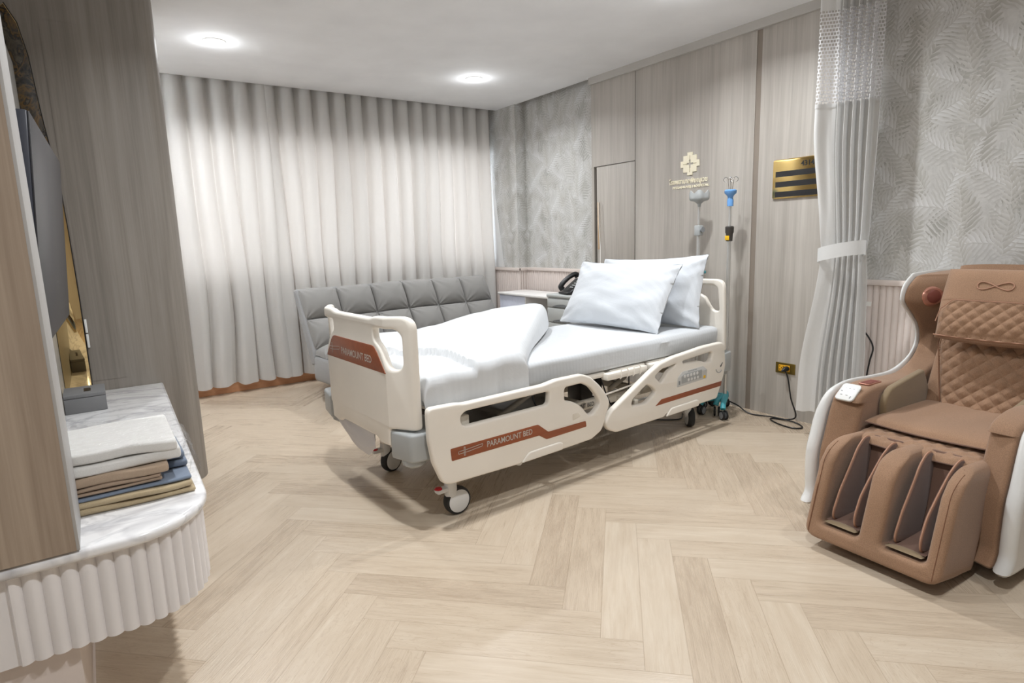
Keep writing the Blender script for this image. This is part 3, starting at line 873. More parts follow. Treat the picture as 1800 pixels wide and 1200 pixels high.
# footboard: flat centre, wings folded back. slab local x = s (across), y = height
def foot_u(s):
    if s < .115: return -.068*(s/.115)
    if s > BW-.115: return -.068*((BW-s)/.115)
    return -.068
def fb_map(c): return (foot_u(c.x)-c.z*1.0+.0, c.x, c.y)
half = [(.345, .892), (.235, .892), (.20, .903), (.03, .908), (.0, .88), (.0, .43), (.118, .43), (.122, .352), (.21, .345), (.24, .366)]
outer = half+[(BW-x, z) for x, z in half[::-1]]
outer = rounded(outer, [.01, .03, .03, .03, .03, .02, .01, .01, .02, .02]+[.02, .02, .01, .01, .02, .03, .03, .03, .03, .01], 4)
hole = [(.212, .853), (.072, .855), (.045, .83), (.045, .705), (.062, .685), (.10, .685), (.150, .762), (.178, .785), (.212, .802)]
h1 = rounded(hole, .018, 4); h2 = [Vector((BW-p.x, p.y)) for p in rounded(hole, .018, 4)]
bm = slab([outer, h1, h2], .036, .013, 4); crease(bm, [.113, .117, BW-.117, BW-.113]); xform(bm, fb_map)
fb = link('footboard', bm2me(bm), 'cream', bed)
bm = slab([rounded([(.22, .795), (BW-.22, .795), (BW-.22, .855), (.22, .855)], .01)], .008, .003)
xform(bm, lambda c: (-.068-.012+.0-c.z, c.x, c.y)); link('grip_panel', bm2me(bm), 'cream', fb)
bm = slab([rounded([(.112, .668), (.19, .762), (.215, .776), (BW-.215, .776), (BW-.19, .762), (BW-.112, .668), (BW-.13, .668), (.13, .668)], [.004, .02, .02, .02, .02, .004, .01, .01])], .004, .001, 1)
crease(bm, [.113, .117, BW-.117, BW-.113])
xform(bm, lambda c: (foot_u(c.x)-.0185-c.z, c.x, c.y)); link('stripe_panel', bm2me(bm), 'stripe', fb, label='red-brown stripe panel across the footboard')
def logo_poly(L, hgt):
    # simple outline of a long bar with cross-stroke
    bm = bmesh.new()
    def seg(a, b, wd=.0026):
        a = Vector(a); b = Vector(b); d = (b-a).normalized(); nn = Vector((-d.y, d.x))*wd/2
        vs = [bm.verts.new((p.x, p.y, z)) for z in (0, .0006) for p in (a-nn, b-nn, b+nn, a+nn)]
        bm.faces.new(vs[:4][::-1]); bm.faces.new(vs[4:])
        for k in range(4): bm.faces.new((vs[k], vs[(k+1) % 4], vs[4+(k+1) % 4], vs[4+k]))
    pts = [(0, hgt*.28), (L*.35, hgt*.30), (L, hgt*.45), (L*.97, hgt*.18), (L*.35, hgt*.02), (0, 0)]
    for a, b in zip(pts, pts[1:]+pts[:1]): seg(a, b)
    seg((L*.22, -hgt*.30), (L*.22, hgt*.62)); seg((L*.27, -hgt*.30), (L*.27, hgt*.62)); seg((L*.22, hgt*.62), (L*.27, hgt*.62)); seg((L*.22, -hgt*.3), (L*.27, -hgt*.3))
    return bm
bm = fit_width(text_me('PARAMOUNT BED', .05, .0005, bold=.0009), .325, .034)
xform(bm, lambda c: (-.0885-.0008, .235+.325-c.x, .696+c.y)); link('lettering', bm2me(bm), 'white_print', fb, False)
bm = logo_poly(.12, .052); xform(bm, lambda c: (-.0892+c.z*0, .700-c.x, .705+c.y)); link('logo_mark', bm2me(bm), 'white_print', fb, False)

# headboard
half = [(.40, .905), (.235, .902), (.20, .914), (.03, .914), (.0, .885), (-.012, .468), (.10, .455), (.2, .455)]
outer = half+[(BW-x, z) for x, z in half[::-1]]
outer = rounded(outer, [.01, .02, .02, .03, .03, .01, .01, .01]+[.01, .01, .01, .03, .03, .02, .02, .01], 4)
hole = [(.36, .873), (.075, .877), (.046, .86), (.030, .715), (.07, .715), (.10, .745), (.135, .800), (.19, .825), (.36, .828)]
h1 = rounded(hole, .016, 4); h2 = [Vector((BW-p.x, p.y)) for p in h1]
bm = slab([outer, h1, h2], .034, .012, 4); xform(bm, lambda c: (2.185+c.z, c.x, c.y))
link('headboard', bm2me(bm), 'cream', bed)
# corner bumpers
for sx, sy in ((0, 0), (0, 1), (1, 0), (1, 1)):
    if sx == 0: pl = [(-.085, .128), (-.050, -.012), (.045, -.018), (.060, .03), (.06, .128)]
    else: pl = [(2.17, -.016), (2.265, -.012), (2.275, .06), (2.22, .10), (2.17, .10)]
    pl = [(x, y if sy == 0 else BW-y) for x, y in pl]
    z0, z1 = (.300, .422) if sx == 0 else (.325, .455)
    if sx == 0 and sy == 1: z0, z1 = .335, .455; pl = [(x, y+.075 if y > BW-.1 else y+.03) for x, y in pl]
    bm = slab([rounded(pl, .025)], z1-z0, .012, 3); xform(bm, lambda c: (c.x, c.y, c.z+(z0+z1)/2))
    b_ = link('corner_bumper', bm2me(bm), 'grey_plastic', bed, label='grey plastic corner bumper')
    cx = -.01 if sx == 0 else 2.225; cy = .055 if sy == 0 else BW-.055
    lathe('bumper_roller', [(0, -.035), (.03, -.034), (.05, -.02), (.052, 0), (.045, .012), (0, .014)], 'grey_plastic', b_, 20, Matrix.Translation((cx, cy, z0)))
    if sx == 0:
        lathe('bumper_knob', [(.020, 0), (.022, .006), (.018, .009), (.014, .004), (0, .004)], 'grey_plastic', b_, 18, Matrix.Translation((cx-.0, cy, z1)))
# side rails: traced in (u, z), a panel standing on edge
rail_foot = [(.0, .40), (.0, .526), (.014, .538), (.142, .534), (.173, .527), (.62, .529), (.70, .540), (.869, .539), (.929, .516), (.99, .466), (1.033, .419), (1.064, .372), (1.064, .339), (1.041, .302), (1.022, .25), (1.005, .220), (.933, .190), (.745, .186), (.715, .188), (.705, .198), (.489, .195), (.474, .181), (.09, .190), (.055, .204), (.015, .302)]
rf_h1 = [(.157, .447), (.157, .475), (.183, .491), (.655, .491), (.648, .428), (.173, .426)]
rf_h2 = [(.752, .491), (.868, .493), (.925, .465), (.968, .418), (.995, .374), (.985, .352), (.943, .322), (.910, .324), (.87, .370), (.833, .398), (.79, .418), (.751, .425)]
rail_head = [(1.036, .245), (1.040, .262), (1.075, .307), (1.392, .468), (1.47, .500), (1.589, .521), (1.72, .530), (1.869, .542), (2.063, .544), (2.092, .520), (2.108, .395), (2.09, .33), (2.023, .196), (1.813, .195), (1.80, .198), (1.534, .200), (1.515, .186), (1.494, .184), (1.117, .184), (1.057, .210)]
rh_h1 = [(1.236, .302), (1.240, .335), (1.364, .402), (1.415, .372), (1.440, .345), (1.355, .297)]
rh_h2 = [(1.425, .433), (1.489, .465), (1.62, .476), (1.60, .462), (1.55, .446), (1.51, .409), (1.483, .386)]
rh_h3 = [(1.668, .482), (1.80, .490), (1.955, .499), (1.969, .485), (1.953, .442), (1.907, .439), (1.849, .458), (1.69, .464)]
def make_rail(name, outl, holes, side):
    y = -.05 if side == 0 else BW+.05
    bm = slab([rounded(outl, .016, 4)]+[rounded(h, .018, 4) for h in holes], .036, .011, 4)
    xform(bm, lambda c: (c.x, y-c.z, c.y))
    return link(name, bm2me(bm), 'cream', bed)
def decal(name, poly, mat, parent, y=-.0688, th=.0016, r=.006, label=None):
    bm = slab([rounded(poly, r, 3)], th, .0004, 1); xform(bm, lambda c: (c.x, y-c.z, c.y))
    return link(name, bm2me(bm), mat, parent, label=label)
for side in (0, 1):
    r1 = make_rail('side_rail', rail_foot, [rf_h1, rf_h2], side); r2 = make_rail('side_rail', rail_head, [rh_h1, rh_h2, rh_h3], side)
    yy = -.0688 if side == 0 else BW+.0688
    decal('stripe', [(.096, .346), (.577, .347), (.640, .298), (.888, .298), (.893, .268), (.628, .264), (.582, .293), (.100, .292)], 'stripe', r1, yy, label='red-brown stripe')
    decal('stripe', [(1.430, .266), (1.482, .295), (2.064, .300), (2.056, .271)], 'stripe', r2, yy, r=.003, label='red-brown stripe')
    # raised foot grips under the rails
    for rr, a, b in ((r1, .50, .70), (r2, 1.55, 1.80)):
        bm = slab([rounded([(a-.03, .186), (a, .215), (a+.02, .228), (b+.01, .232), (b+.03, .222), (b+.03, .19)], .012)], .014, .006)
        ys = -.069 if side == 0 else BW+.069
        xform(bm, lambda c: (c.x, ys-c.z, c.y)); link('release_grip', bm2me(bm), 'cream', rr)
    if side == 0:
        bm = fit_width(text_me('PARAMOUNT BED', .05, .0004, bold=.0008), .258, .027); xform(bm, lambda c: (.283+c.x, -.0700, .309+c.y)); link('lettering', bm2me(bm), 'white_print', r1, False)
        bm = logo_poly(.125, .040); xform(bm, lambda c: (.135+c.x, -.0700, .314+c.y)); link('logo_mark', bm2me(bm), 'white_print', r1, False)
        decal('grip_notch', [(.80, .352), (.835, .352), (.855, .330), (.80, .318)], 'cream2', r1, -.0684)
        decal('control_panel', [(1.621, .338), (1.627, .392), (1.668, .422), (1.868, .424), (1.909, .398), (1.905, .345)], 'panel_grey', r2, label='grey key panel')
        decal('key_field', [(1.66, .352), (1.66, .396), (1.69, .408), (1.855, .408), (1.855, .356)], 'panel_mid', r2, -.0700)
        for i in range(5):
            for j in range(2):
                if i == 0 and j == 0: continue
                lathe('key', [(0, .0014), (.0085, .0012), (.0095, 0), (0, 0)], 'wheel_white', r2, 14, Matrix.Translation((1.690+i*.030+(0 if j else .006), -.0708, .392 if j else .366)) @ Matrix.Rotation(PI/2, 4, 'X'))
        decal('key_field', [(1.872, .350), (1.872, .366), (1.893, .366), (1.893, .350)], 'yellow', r2, -.0700, r=.003, label='yellow key mark')
        decal('key_field', [(1.634, .350), (1.634, .372), (1.648, .372), (1.648, .350)], 'mid_grey', r2, -.0700, r=.002)
        bm = fit_width(text_me('PARAMOUNT BED', .02, .0003), .085); xform(bm, lambda c: (1.72+c.x, -.0700, .412+c.y)); link('key_lettering', bm2me(bm), 'grey_print', r2, False)
        bm = bmesh.new()
        pts = [(2.035+.034*math.cos(math.radians(a)), -.0692, .392+.034*math.sin(math.radians(a))) for a in range(195, 330, 9)]
        add_tube(bm, pts, .0022, 5)
        link('angle_scale', bm2me(bm), 'mid_grey', r2)
        decal('scale_pointer', [(2.045, .396), (2.052, .390), (2.072, .416), (2.068, .418)], 'black', r2, -.0692, r=.002)
# frame: mattress platform, beams, cross pieces
fr = box('platform_base', .10, 2.12, .10, BW-.10, .445, .470, 'dark', bed, .004)
for a, b in ((.10, .60), (.64, 1.12), (1.16, 1.44), (1.47, 2.12)):
    box('platform_panel', a, b, .012, BW-.012, .470, .498, 'cream', bed, .008)
for a, b in ((1.10, 1.42), (1.45, 1.66)):
    bx = box('rail_mount', a, b, -.022, .03, .455, .492, 'cream', bed, .008)
    for k in (.30, .62):
        u = a+(b-a)*k
        tube('wire_hook', [(u, -.020, .452), (u, -.029, .46), (u, -.029, .492), (u+.004, -.024, .503), (u+.05, -.024, .503), (u+.054, -.029, .492), (u+.054, -.029, .46), (u+.054, -.020, .452)], .003, 'cream', bx, 6)
for v in (.10, BW-.13):
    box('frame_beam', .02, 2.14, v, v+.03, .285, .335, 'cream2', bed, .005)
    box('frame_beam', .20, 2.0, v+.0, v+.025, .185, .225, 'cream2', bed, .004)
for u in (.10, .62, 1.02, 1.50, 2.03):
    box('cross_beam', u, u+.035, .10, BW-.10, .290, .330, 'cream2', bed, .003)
for u0, u1, z0, z1 in ((.40, .60, .36, .44), (1.22, 1.40, .24, .44)):
    box('motor', u0, u1, .30, .42, z0, z1, 'black', bed, .012)
for u in (.55, 1.35):
    bm = bmesh.new(); add_tube(bm, [(u, .2, .33), (u+.30, .2, .45)], .014, 8); add_tube(bm, [(u, BW-.2, .33), (u+.30, BW-.2, .45)], .014, 8)
    for s_, e_ in (((u, .2, .33), (u+.30, .2, .45)), ((u, BW-.2, .33), (u+.30, BW-.2, .45))):
        tube('lift_arm', [s_, e_], .016, 'cream2', bed, 10)
    bm.free()
tube('rail_rod', [(.05, -.010, .30), (1.0, -.010, .305), (2.05, -.010, .30)], .006, 'steel', bed, 8)
tube('rail_rod', [(1.0, -.012, .40), (1.10, -.012, .385), (1.30, -.012, .40), (1.38, -.012, .415)], .005, 'cream', bed, 8)
bm = bmesh.new(); add_tube(bm, catmull([(.62, .02, .46), (.64, .01, .40), (.70, .01, .37), (.74, .01, .42), (.76, .02, .46)], 6), .004, 8)
link('cable', bm2me(bm), 'black', bed)
tube('cable', catmull([(1.12, .05, .46), (1.16, .02, .32), (1.25, .03, .25), (1.35, .06, .30), (1.38, .08, .44)], 6), .004, 'black', bed, 6)
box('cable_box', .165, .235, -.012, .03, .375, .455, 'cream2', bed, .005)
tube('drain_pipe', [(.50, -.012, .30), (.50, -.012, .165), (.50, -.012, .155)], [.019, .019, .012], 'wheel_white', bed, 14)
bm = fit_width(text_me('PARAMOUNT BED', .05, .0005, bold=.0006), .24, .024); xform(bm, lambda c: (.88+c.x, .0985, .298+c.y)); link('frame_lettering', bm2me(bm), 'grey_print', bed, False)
box('shadow_plate', .06, 1.05, .115, BW-.115, .292, .300, 'cream2', bed, .003)  # added plate: blocks light under the frame so the floor shadow stays solid
# side-rail arms
for u in (.14, .80, 1.30, 1.98):
    for v in (-.02, BW+.02):
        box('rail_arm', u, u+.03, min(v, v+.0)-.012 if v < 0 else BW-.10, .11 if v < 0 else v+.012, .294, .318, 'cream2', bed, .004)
# legs and castors
def castor(u, v, face, rot=0, r=.063, pedal=False):
    lg = box('leg', u-.022, u+.022, v-.022, v+.022, .10, .30, 'cream', bed, .008)
    s = 1 if v > BW/2 else -1
    bm = bmesh.new()
    T = Matrix.Translation((u+.030, v, r)) @ Matrix.Rotation(rot, 4, 'Z') @ Matrix.Rotation(PI/2, 4, 'X')
    add_lathe(bm, [(r-.012, -.021), (r-.003, -.019), (r, -.010), (r, .010), (r-.003, .019), (r-.012, .021)], 36, T)
    link('tyre', bm2me(bm), 'rubber', lg)
    bm = bmesh.new()
    add_lathe(bm, [(0, -.026), (r-.022, -.0255), (r-.011, -.021), (r-.011, .021), (r-.022, .0255), (0, .026)], 36, T)
    link('wheel_cover', bm2me(bm), 'wheel_white', lg)
    bm = bmesh.new(); add_tube(bm, [(u, v, .165), (u, v, .10), (u+.012, v, .072)], [.028, .028, .02], 14)
    link('fork', bm2me(bm), 'wheel_white', lg)
    if pedal:
        pd = box('brake_pedal', u-.075, u-.015, v-.020, v+.020, .118, .140, 'wheel_white', bed, .008)
        bm = bmesh.new(); add_lathe(bm, [(0, .008), (.014, .006), (.019, 0), (0, 0)], 18, Matrix.Translation((u-.062, v, .138)))
        link('pedal_cap', bm2me(bm), 'red', pd, label='red pedal cap')
castor(.150, .035, 1, 0, pedal=True); castor(.165, .70, 1, PI*.1, pedal=True)
castor(1.93, .085, 1, .9); castor(1.93, .72, 1, .5)

# ------------------------------------------------------------------ bedding, in the bed's own frame
def on_bed(name, label, cat, grp=None):
    return thing(name, label, cat, (1.05, 2.19, 0), BR, grp)
def matf(bm): return bm
mt = on_bed('mattress', 'mattress in fitted white striped sheet on the hospital bed', 'mattress')
bm = bmesh.new(); add_box(bm, .055, 2.155, .012, BW-.012, .499, .622, .030, 4)
bmesh.ops.subdivide_edges(bm, edges=[e for e in bm.edges if abs((e.verts[0].co-e.verts[1].co).x) > .5], cuts=60, use_grid_fill=True)
bmesh.ops.subdivide_edges(bm, edges=[e for e in bm.edges if abs((e.verts[0].co-e.verts[1].co).y) > .3], cuts=20, use_grid_fill=True)
for v in bm.verts:
    c = v.co
    if c.z > .60: c.z += .004*nz(c.x*3, c.y*3)
    elif c.y < .03 or c.y > BW-.03: c.y += .008*nz(c.x*2.0+c.z*9, c.z*30)-.004*math.sin((c.z-.5)/.12*PI*2+c.x*1.5)
link('fitted_sheet', bm2me(bm), 'sheet', mt)

def duvet():
    NU, NV = 110, 110
    def edge(v):   # head-end limit as a function of v
        t = max(0, min(.80, v)); return .575+1.06*t-.02*math.sin(t*PI/.4)
    def f(a, b):
        # b: across; param w runs from near drop to far drop
        wv = -.17+b*(BW+.36)
        e = edge(min(max(wv, 0), BW))
        u = .012+(e-.012)*a
        head = (1-a)*(e)          # distance from the head-end edge
        hr = .075
        rise = math.sqrt(max(0, 1-max(0, 1-head/hr)**2))
        th = .028+.020*smooth(wv, .0, .25)
        # upper folded layer
        fl = .285 if wv < .28 else .285-.28*smooth(wv, .28, .5)
        lay = smooth(u, fl-.004, fl+.010)
        th += .034*lay
        # hump on the far head-end corner
        th += .062*smooth(u, .45, 1.10)*smooth(wv, .12, .62)
        th += .018*smooth(wv, .55, .8)
        th += .010*nz(u*4.2, wv*4.2)+.006*nz(u*10, wv*3, 4)
        # pinch wrinkles near the fold start
        th += .012*math.sin(u*60+wv*20)*math.exp(-((u-.10)**2+(wv-.45)**2)/.012)
        th = max(.012, th)
        z = .624+th*(.25+.75*rise)-(.012*(1-rise))
        y = wv
        zt = z
        r = .045+.3*th*0
        if wv < .02:   # near side drop
            d = .02-wv
            ang = min(d/r, PI/2)
            y = .02-r*math.sin(ang)*(.8); z = zt-r*(1-math.cos(ang))-max(0, d-r*PI/2)*1.0
            fold = .005*math.sin(u*34+2*nz(u*5))*min(1, d*9)+.004*nz(u*14, 3)
            y += -.0+fold
            y = max(y, -.026)
            z = max(z, .505+.006*math.sin(u*23))
        if wv > BW-.02:
            d = wv-(BW-.02); ang = min(d/r, PI/2)
            y = BW-.02+r*math.sin(ang); z = zt-r*(1-math.cos(ang))-max(0, d-r*PI/2)
            z = max(z, .50)
        # foot-end drop
        if u < .065:
            q = (.065-u)/.053
            z -= .045*q*q+(.05*q**3); u = .065-.045*math.sin(q*PI/2)
        return (u, y, z)
    bm = grid_mesh(NU, NV, f)
    return raw(bm)
dv = duvet()
d_ = link('duvet', dv, 'duvet', None, True, (1.05, 2.19, 0), (0, 0, BR)); tag(d_, 'puffy white duvet folded back diagonally over the foot half of the bed', 'duvet')

def pillow(name, label, org, right, up, W, H, T, seed, sag=0):
    N = 56
    right = Vector(right).normalized(); up = Vector(up).normalized(); nrm = right.cross(up).normalized()
    org = Vector(org)
    def side(sgn):
        def f(a, b):
            x, y = a*2-1, b*2-1
            ex = max(0, 1-abs(x)**2.6); ey = max(0, 1-abs(y)**2.6)
            th = T/2*(ex*ey)**.55
            # concave edges between pointed corners
            px = x*W/2*(1-.055*(1-y*y)*(abs(x)**3)); py = y*H/2*(1-.07*(1-x*x)*(abs(y)**3))
            th += .010*nz(x*2.6+seed, y*2.6)*(ex*ey)**.3
            crn = (abs(x)*abs(y))**3
            th += .010*math.sin((x-y*math.copysign(1, x*y))*16)*crn*(1-crn)*2
            p = org+right*px+up*py+nrm*(sgn*th+sag*(1-x*x)*.5)
            p += nrm*.012*nz(x*1.7+seed, y*1.7+seed, 3)
            return p
        return f
    bm = grid_mesh(N, N, side(1)); b2 = grid_mesh(N, N, side(-1))
    me2 = raw(b2); bm.from_mesh(me2); bmesh.ops.remove_doubles(bm, verts=bm.verts, dist=.0006)
    t = link(name, bm2me(bm), 'pillow', None, True, (1.05, 2.19, 0), (0, 0, BR)); tag(t, label, 'pillow', 'pillows on the bed'); return t
pillow('pillow', 'front white striped pillow leaning back on the other pillow', (1.745, .495, .828), (.06, -1, -.015), (.235, .0, .40), .80, .46, .16, 1)
pillow('pillow', 'rear white pillow propped against the headboard, one corner pointing up', (1.985, .44, .838), (.10, -1, .035), (.13, .03, .41), .80, .46, .17, 5)

# cloth bag hanging under the footboard
def bagf(a, b):
    s = .56-.37*a+.02*b*(1-a); z = .37-(.10+.115*a)*b-.03*a*0
    bul = math.sin(a*PI)*math.sin(min(1, b*1.1)*PI*.9)
    return (s, z, bul)
def bagside(sg):
    def f(a, b):
        top = .40-.01*a; bot = .325-.105*smooth(a, 0, .75)+.05*smooth(a, .8, 1)
        z = top+(bot-top)*b; s = .80-.43*a+.05*(b-.5)*(1-a)-.02*b*a
        th = .030*(math.sin(a*PI)**.5)*(math.sin(b*PI)**.6) if 0 < a < 1 and 0 < b < 1 else 0
        return (-.045-sg*th+.006*nz(a*5, b*5), s, z+.004*nz(a*9, b*7))
    return f
bm = grid_mesh(30, 20, bagside(1)); b2 = raw(grid_mesh(30, 20, bagside(-1))); bm.from_mesh(b2)
bmesh.ops.remove_doubles(bm, verts=bm.verts, dist=.0006)
o = link('cloth_bag', bm2me(bm), 'bag', None, True, (1.05, 2.19, 0), (0, 0, BR)); tag(o, 'white cloth bag hanging below the footboard of the bed', 'bag')

# ------------------------------------------------------------------ sofa bed
sofa = thing('sofa_bed', 'grey tufted sofa bed in front of the window curtains', 'sofa', (1.325, 4.86, 0), math.radians(5.6))
SL = 1.84
def tuft(name, su, sv, f_pos, f_nrm, nu, nv, puff, mat, parent, pw=.40):
    """cushion of su x sv puffs over a surface; f_pos(a,b), f_nrm(a,b)"""
    def f(a, b):
        x = (a*su) % 1 if a < 1 else 1; y = (b*sv) % 1 if b < 1 else 1
        e = (max(0, math.sin(PI*x))**pw)*(max(0, math.sin(PI*y))**pw)
        # radiating wrinkles at the seams' crossings
        cx, cy = min(x, 1-x), min(y, 1-y)
        d = math.hypot(cx*1.2, cy)
        ang = math.atan2(cy, cx+1e-6)
        wr = .011*math.sin(ang*11+nz(math.floor(a*su), math.floor(b*sv))*6)*math.exp(-d*5)*(1 if d > .02 else 0)
        wr2 = .0035*nz(a*su*3.3, b*sv*2.2, 3)
        return Vector(f_pos(a, b))+Vector(f_nrm(a, b))*(puff*e+wr+wr2)
    return link(name, bm2me(grid_mesh(nu, nv, f)), mat, parent)
# local frame: x along, y away from the window is negative
z0b, z1b = .40, .865
def bk(a, b):
    z = z0b+(z1b-z0b)*b; y = -.255+.215*b
    # wrap over the top
    if b > .92: y += .05*((b-.92)/.08)**2
    return (a*SL, y, z+.012*nz(a*3, 2)*b)
tuft('backrest_cushion', 6, 2, bk, lambda a, b: (0, -.9, .42), 217, 73, .085, 'sofa', sofa, .40)
bm = bmesh.new()   # backrest shell behind the cushion
pf = [(-.31, .30), (-.235, .30), (.03, .845), (.012, .872), (-.035, .875), (-.27, .42)]
bm = slab([rounded([(p[0], p[1]) for p in [(-.30, .30), (-.22, .29), (.02, .82), (.018, .858), (-.03, .868), (-.27, .41)]], .02)], SL+.03, .014)
xform(bm, lambda c: (SL/2+c.z, c.x, c.y)); link('backrest_shell', bm2me(bm), 'sofa_side', sofa)
def seatf(a, b):
    # b 0 at back .. 1 front, then curls down
    y = -.25-.56*min(b, .9)/.9; z = .375
    if b > .9: q = (b-.9)/.1; y = -.81-.05*math.sin(q*PI/2); z = .375-.07*(1-math.cos(q*PI/2))
    return (a*SL, y, z)
tuft('seat_cushion', 6, 3, seatf, lambda a, b: (0, 0, 1) if b < .9 else (0, -.5*(b-.9)*10, 1-.5*(b-.9)*10), 217, 91, .09, 'sofa', sofa, .40)
box('seat_shell', -.012, SL+.012, -.85, -.24, .17, .372, 'sofa_side', sofa, .03, 3)
for x, y in ((.12, -.72), (SL-.12, -.72), (.12, -.34), (SL-.12, -.34)):
    box('leg', x-.02, x+.02, y-.02, y+.02, 0, .175, 'sofa_leg', sofa, .004)

# ------------------------------------------------------------------ desk, bedside cabinet, telephone
dk = thing('side_desk', 'low white desk with fluted front and open cubby against the fluted wall', 'desk', (3.26, 4.10, 0)); dk.scale = (1, .93, 1)
box('desk_top', -.01, .325, .0, .85, .678, .70, 'desk', dk, .006)
bm = bmesh.new(); beadrow(bm, .84, .40, .02, .03, .676, .006, 'y', .012, -1); link('fluted_door', bm2me(bm), 'lilac', dk)
box('side_panel', .012, .32, .83, .845, 0, .677, 'lilac', dk, .002)
box('side_panel', .012, .32, .385, .40, 0, .677, 'desk', dk, .002)
box('side_panel', .012, .32, .005, .02, 0, .677, 'desk', dk, .002)
box('back_panel', .30, .31, .02, .385, 0, .677, 'desk', dk, 0)
box('shelf', .015, .30, .02, .385, .30, .318, 'desk', dk, .002)
cbn = thing('bedside_cabinet', 'grey bedside cabinet with recessed drawer grips beside the head of the bed', 'cabinet', (3.225, 3.66, 0))
box('cabinet_body', .01, .355, 0, .42, .06, .70, 'cabinet', cbn, .006)
box('cabinet_top', -.008, .362, -.008, .428, .70, .728, 'cabinet', cbn, .010, 3)
for k, (z0, z1) in enumerate(((.618, .688), (.49, .612), (.35, .484), (.10, .344))):
    d = box('drawer', -.006, .0095, .006, .414, z0, z1, 'cabinet', cbn, .004)
    # arched grip recess
    pts = [(.08+.26*t/16, z0+.010+.020*math.sin(PI*t/16)) for t in range(17)]+[(.34, z0+.004), (.08, z0+.004)]
    bm = slab([[(p[0], p[1]) for p in pts]], .003, .0005, 1); xform(bm, lambda c: (-.007-c.z*1, c.x, c.y))
    link('grip_recess', bm2me(bm), 'cabinet_dark', d, label='dark arched grip recess')
for x in (.05, .31):
    for y in (.05, .37):
        bm = bmesh.new(); add_lathe(bm, [(0, -.012), (.026, -.012), (.03, -.006), (.03, .006), (.026, .012), (0, .012)], 16, Matrix.Translation((x, y, .0305)) @ Matrix.Rotation(PI/2, 4, 'X'))
        link('castor', bm2me(bm), 'mid_grey', cbn)
ph = thing('telephone', 'black desk telephone with curved handset on the bedside cabinet', 'telephone', (3.36, 3.88, .7295), math.radians(-14))
# faces -x : body wedge tilted
pf = [(-.11, .0), (-.11, .018), (-.08, .022), (.055, .125), (.085, .125), (.06, .0)]
bm = slab([rounded(pf, .008)], .165, .006); xform(bm, lambda c: (c.x, -c.z, c.y)); bd = link('phone_body', bm2me(bm), 'black', ph)
for i in range(4):
    for j in range(3):
        s = .30+i*.15; x = -.08+.135*s; z = .022+.103*s
        bm = bmesh.new(); add_box(bm, -.006, .006, -.006, .006, 0, .005, .001, 1, Matrix.Translation((x-.002, -.060+j*.020+.005, z+.0045)) @ Matrix.Rotation(-math.atan2(.103, .135), 4, 'Y'))
        link('key', bm2me(bm), 'panel_mid', bd, label='grey key')
hs = catmull([(-.085, .055, .040), (-.098, .055, .066), (-.055, .055, .112), (0, .055, .148), (.045, .055, .160), (.062, .055, .140)], 6)
bm = bmesh.new(); add_tube(bm, hs, [.020+.006*abs(2*i/(len(hs)-1)-1)**2 for i in range(len(hs))], 12); link('handset', bm2me(bm), 'black', ph)
tube('handset_cord', [(-.09+.004*math.cos(i*1.3)+.0016*i, .088+.004*math.sin(i*1.3), .010+.012*math.sin(i*.08)) for i in range(60)], .0016, 'black', ph, 5)

# thin white cable by the cupboard door
o = tube('thin_cable', catmull([(3.575, 3.80, 1.49), (3.57, 3.79, 1.25), (3.56, 3.77, 1.1), (3.53, 3.74, .95), (3.50, 3.72, .80), (3.51, 3.70, .735)], 6), .003, 'white_print', None, 6)
tag(o, 'thin white cable hanging from the cupboard door handle behind the bed', 'cable')

# ------------------------------------------------------------------ drip stands
iv = thing('drip_stand', 'steel drip stand with blue hook head and turquoise five-castor base', 'drip stand', (3.40, 2.405, 0))
tube('pole', [(0, 0, .10), (0, 0, 1.22)], .0125, 'steel', iv, 14)
tube('upper_pole', [(.0, 0, 1.20), (0, 0, 1.415)], .0085, 'steel', iv, 12)
lathe('hook_head', [(0, 1.365), (.019, 1.365), (.020, 1.40), (.016, 1.415), (.020, 1.43), (.036, 1.445), (.038, 1.46), (.030, 1.468), (0, 1.468)], 'blue', iv, 20)
for k in range(4):
    a = k*PI/2+.5; r = .010
    pts = [(r*math.cos(a), r*math.sin(a), 1.465), (.016*math.cos(a), .016*math.sin(a), 1.515)]+[((.030-.014*math.cos(q))*math.cos(a), (.030-.014*math.cos(q))*math.sin(a), 1.530+.015*math.sin(q)) for q in [i*.5 for i in range(11)]]
    tube('hook', pts, .0022, 'chrome', iv, 7)
lathe('height_knob', [(0, 1.145), (.020, 1.145), (.021, 1.19), (.026, 1.20), (.027, 1.235), (.022, 1.24), (0, 1.24)], 'dark', iv, 18)
box('yellow_label', -.026, -.0215, -.015, .015, 1.152, 1.18, 'yellow', iv, .001, label='yellow label')
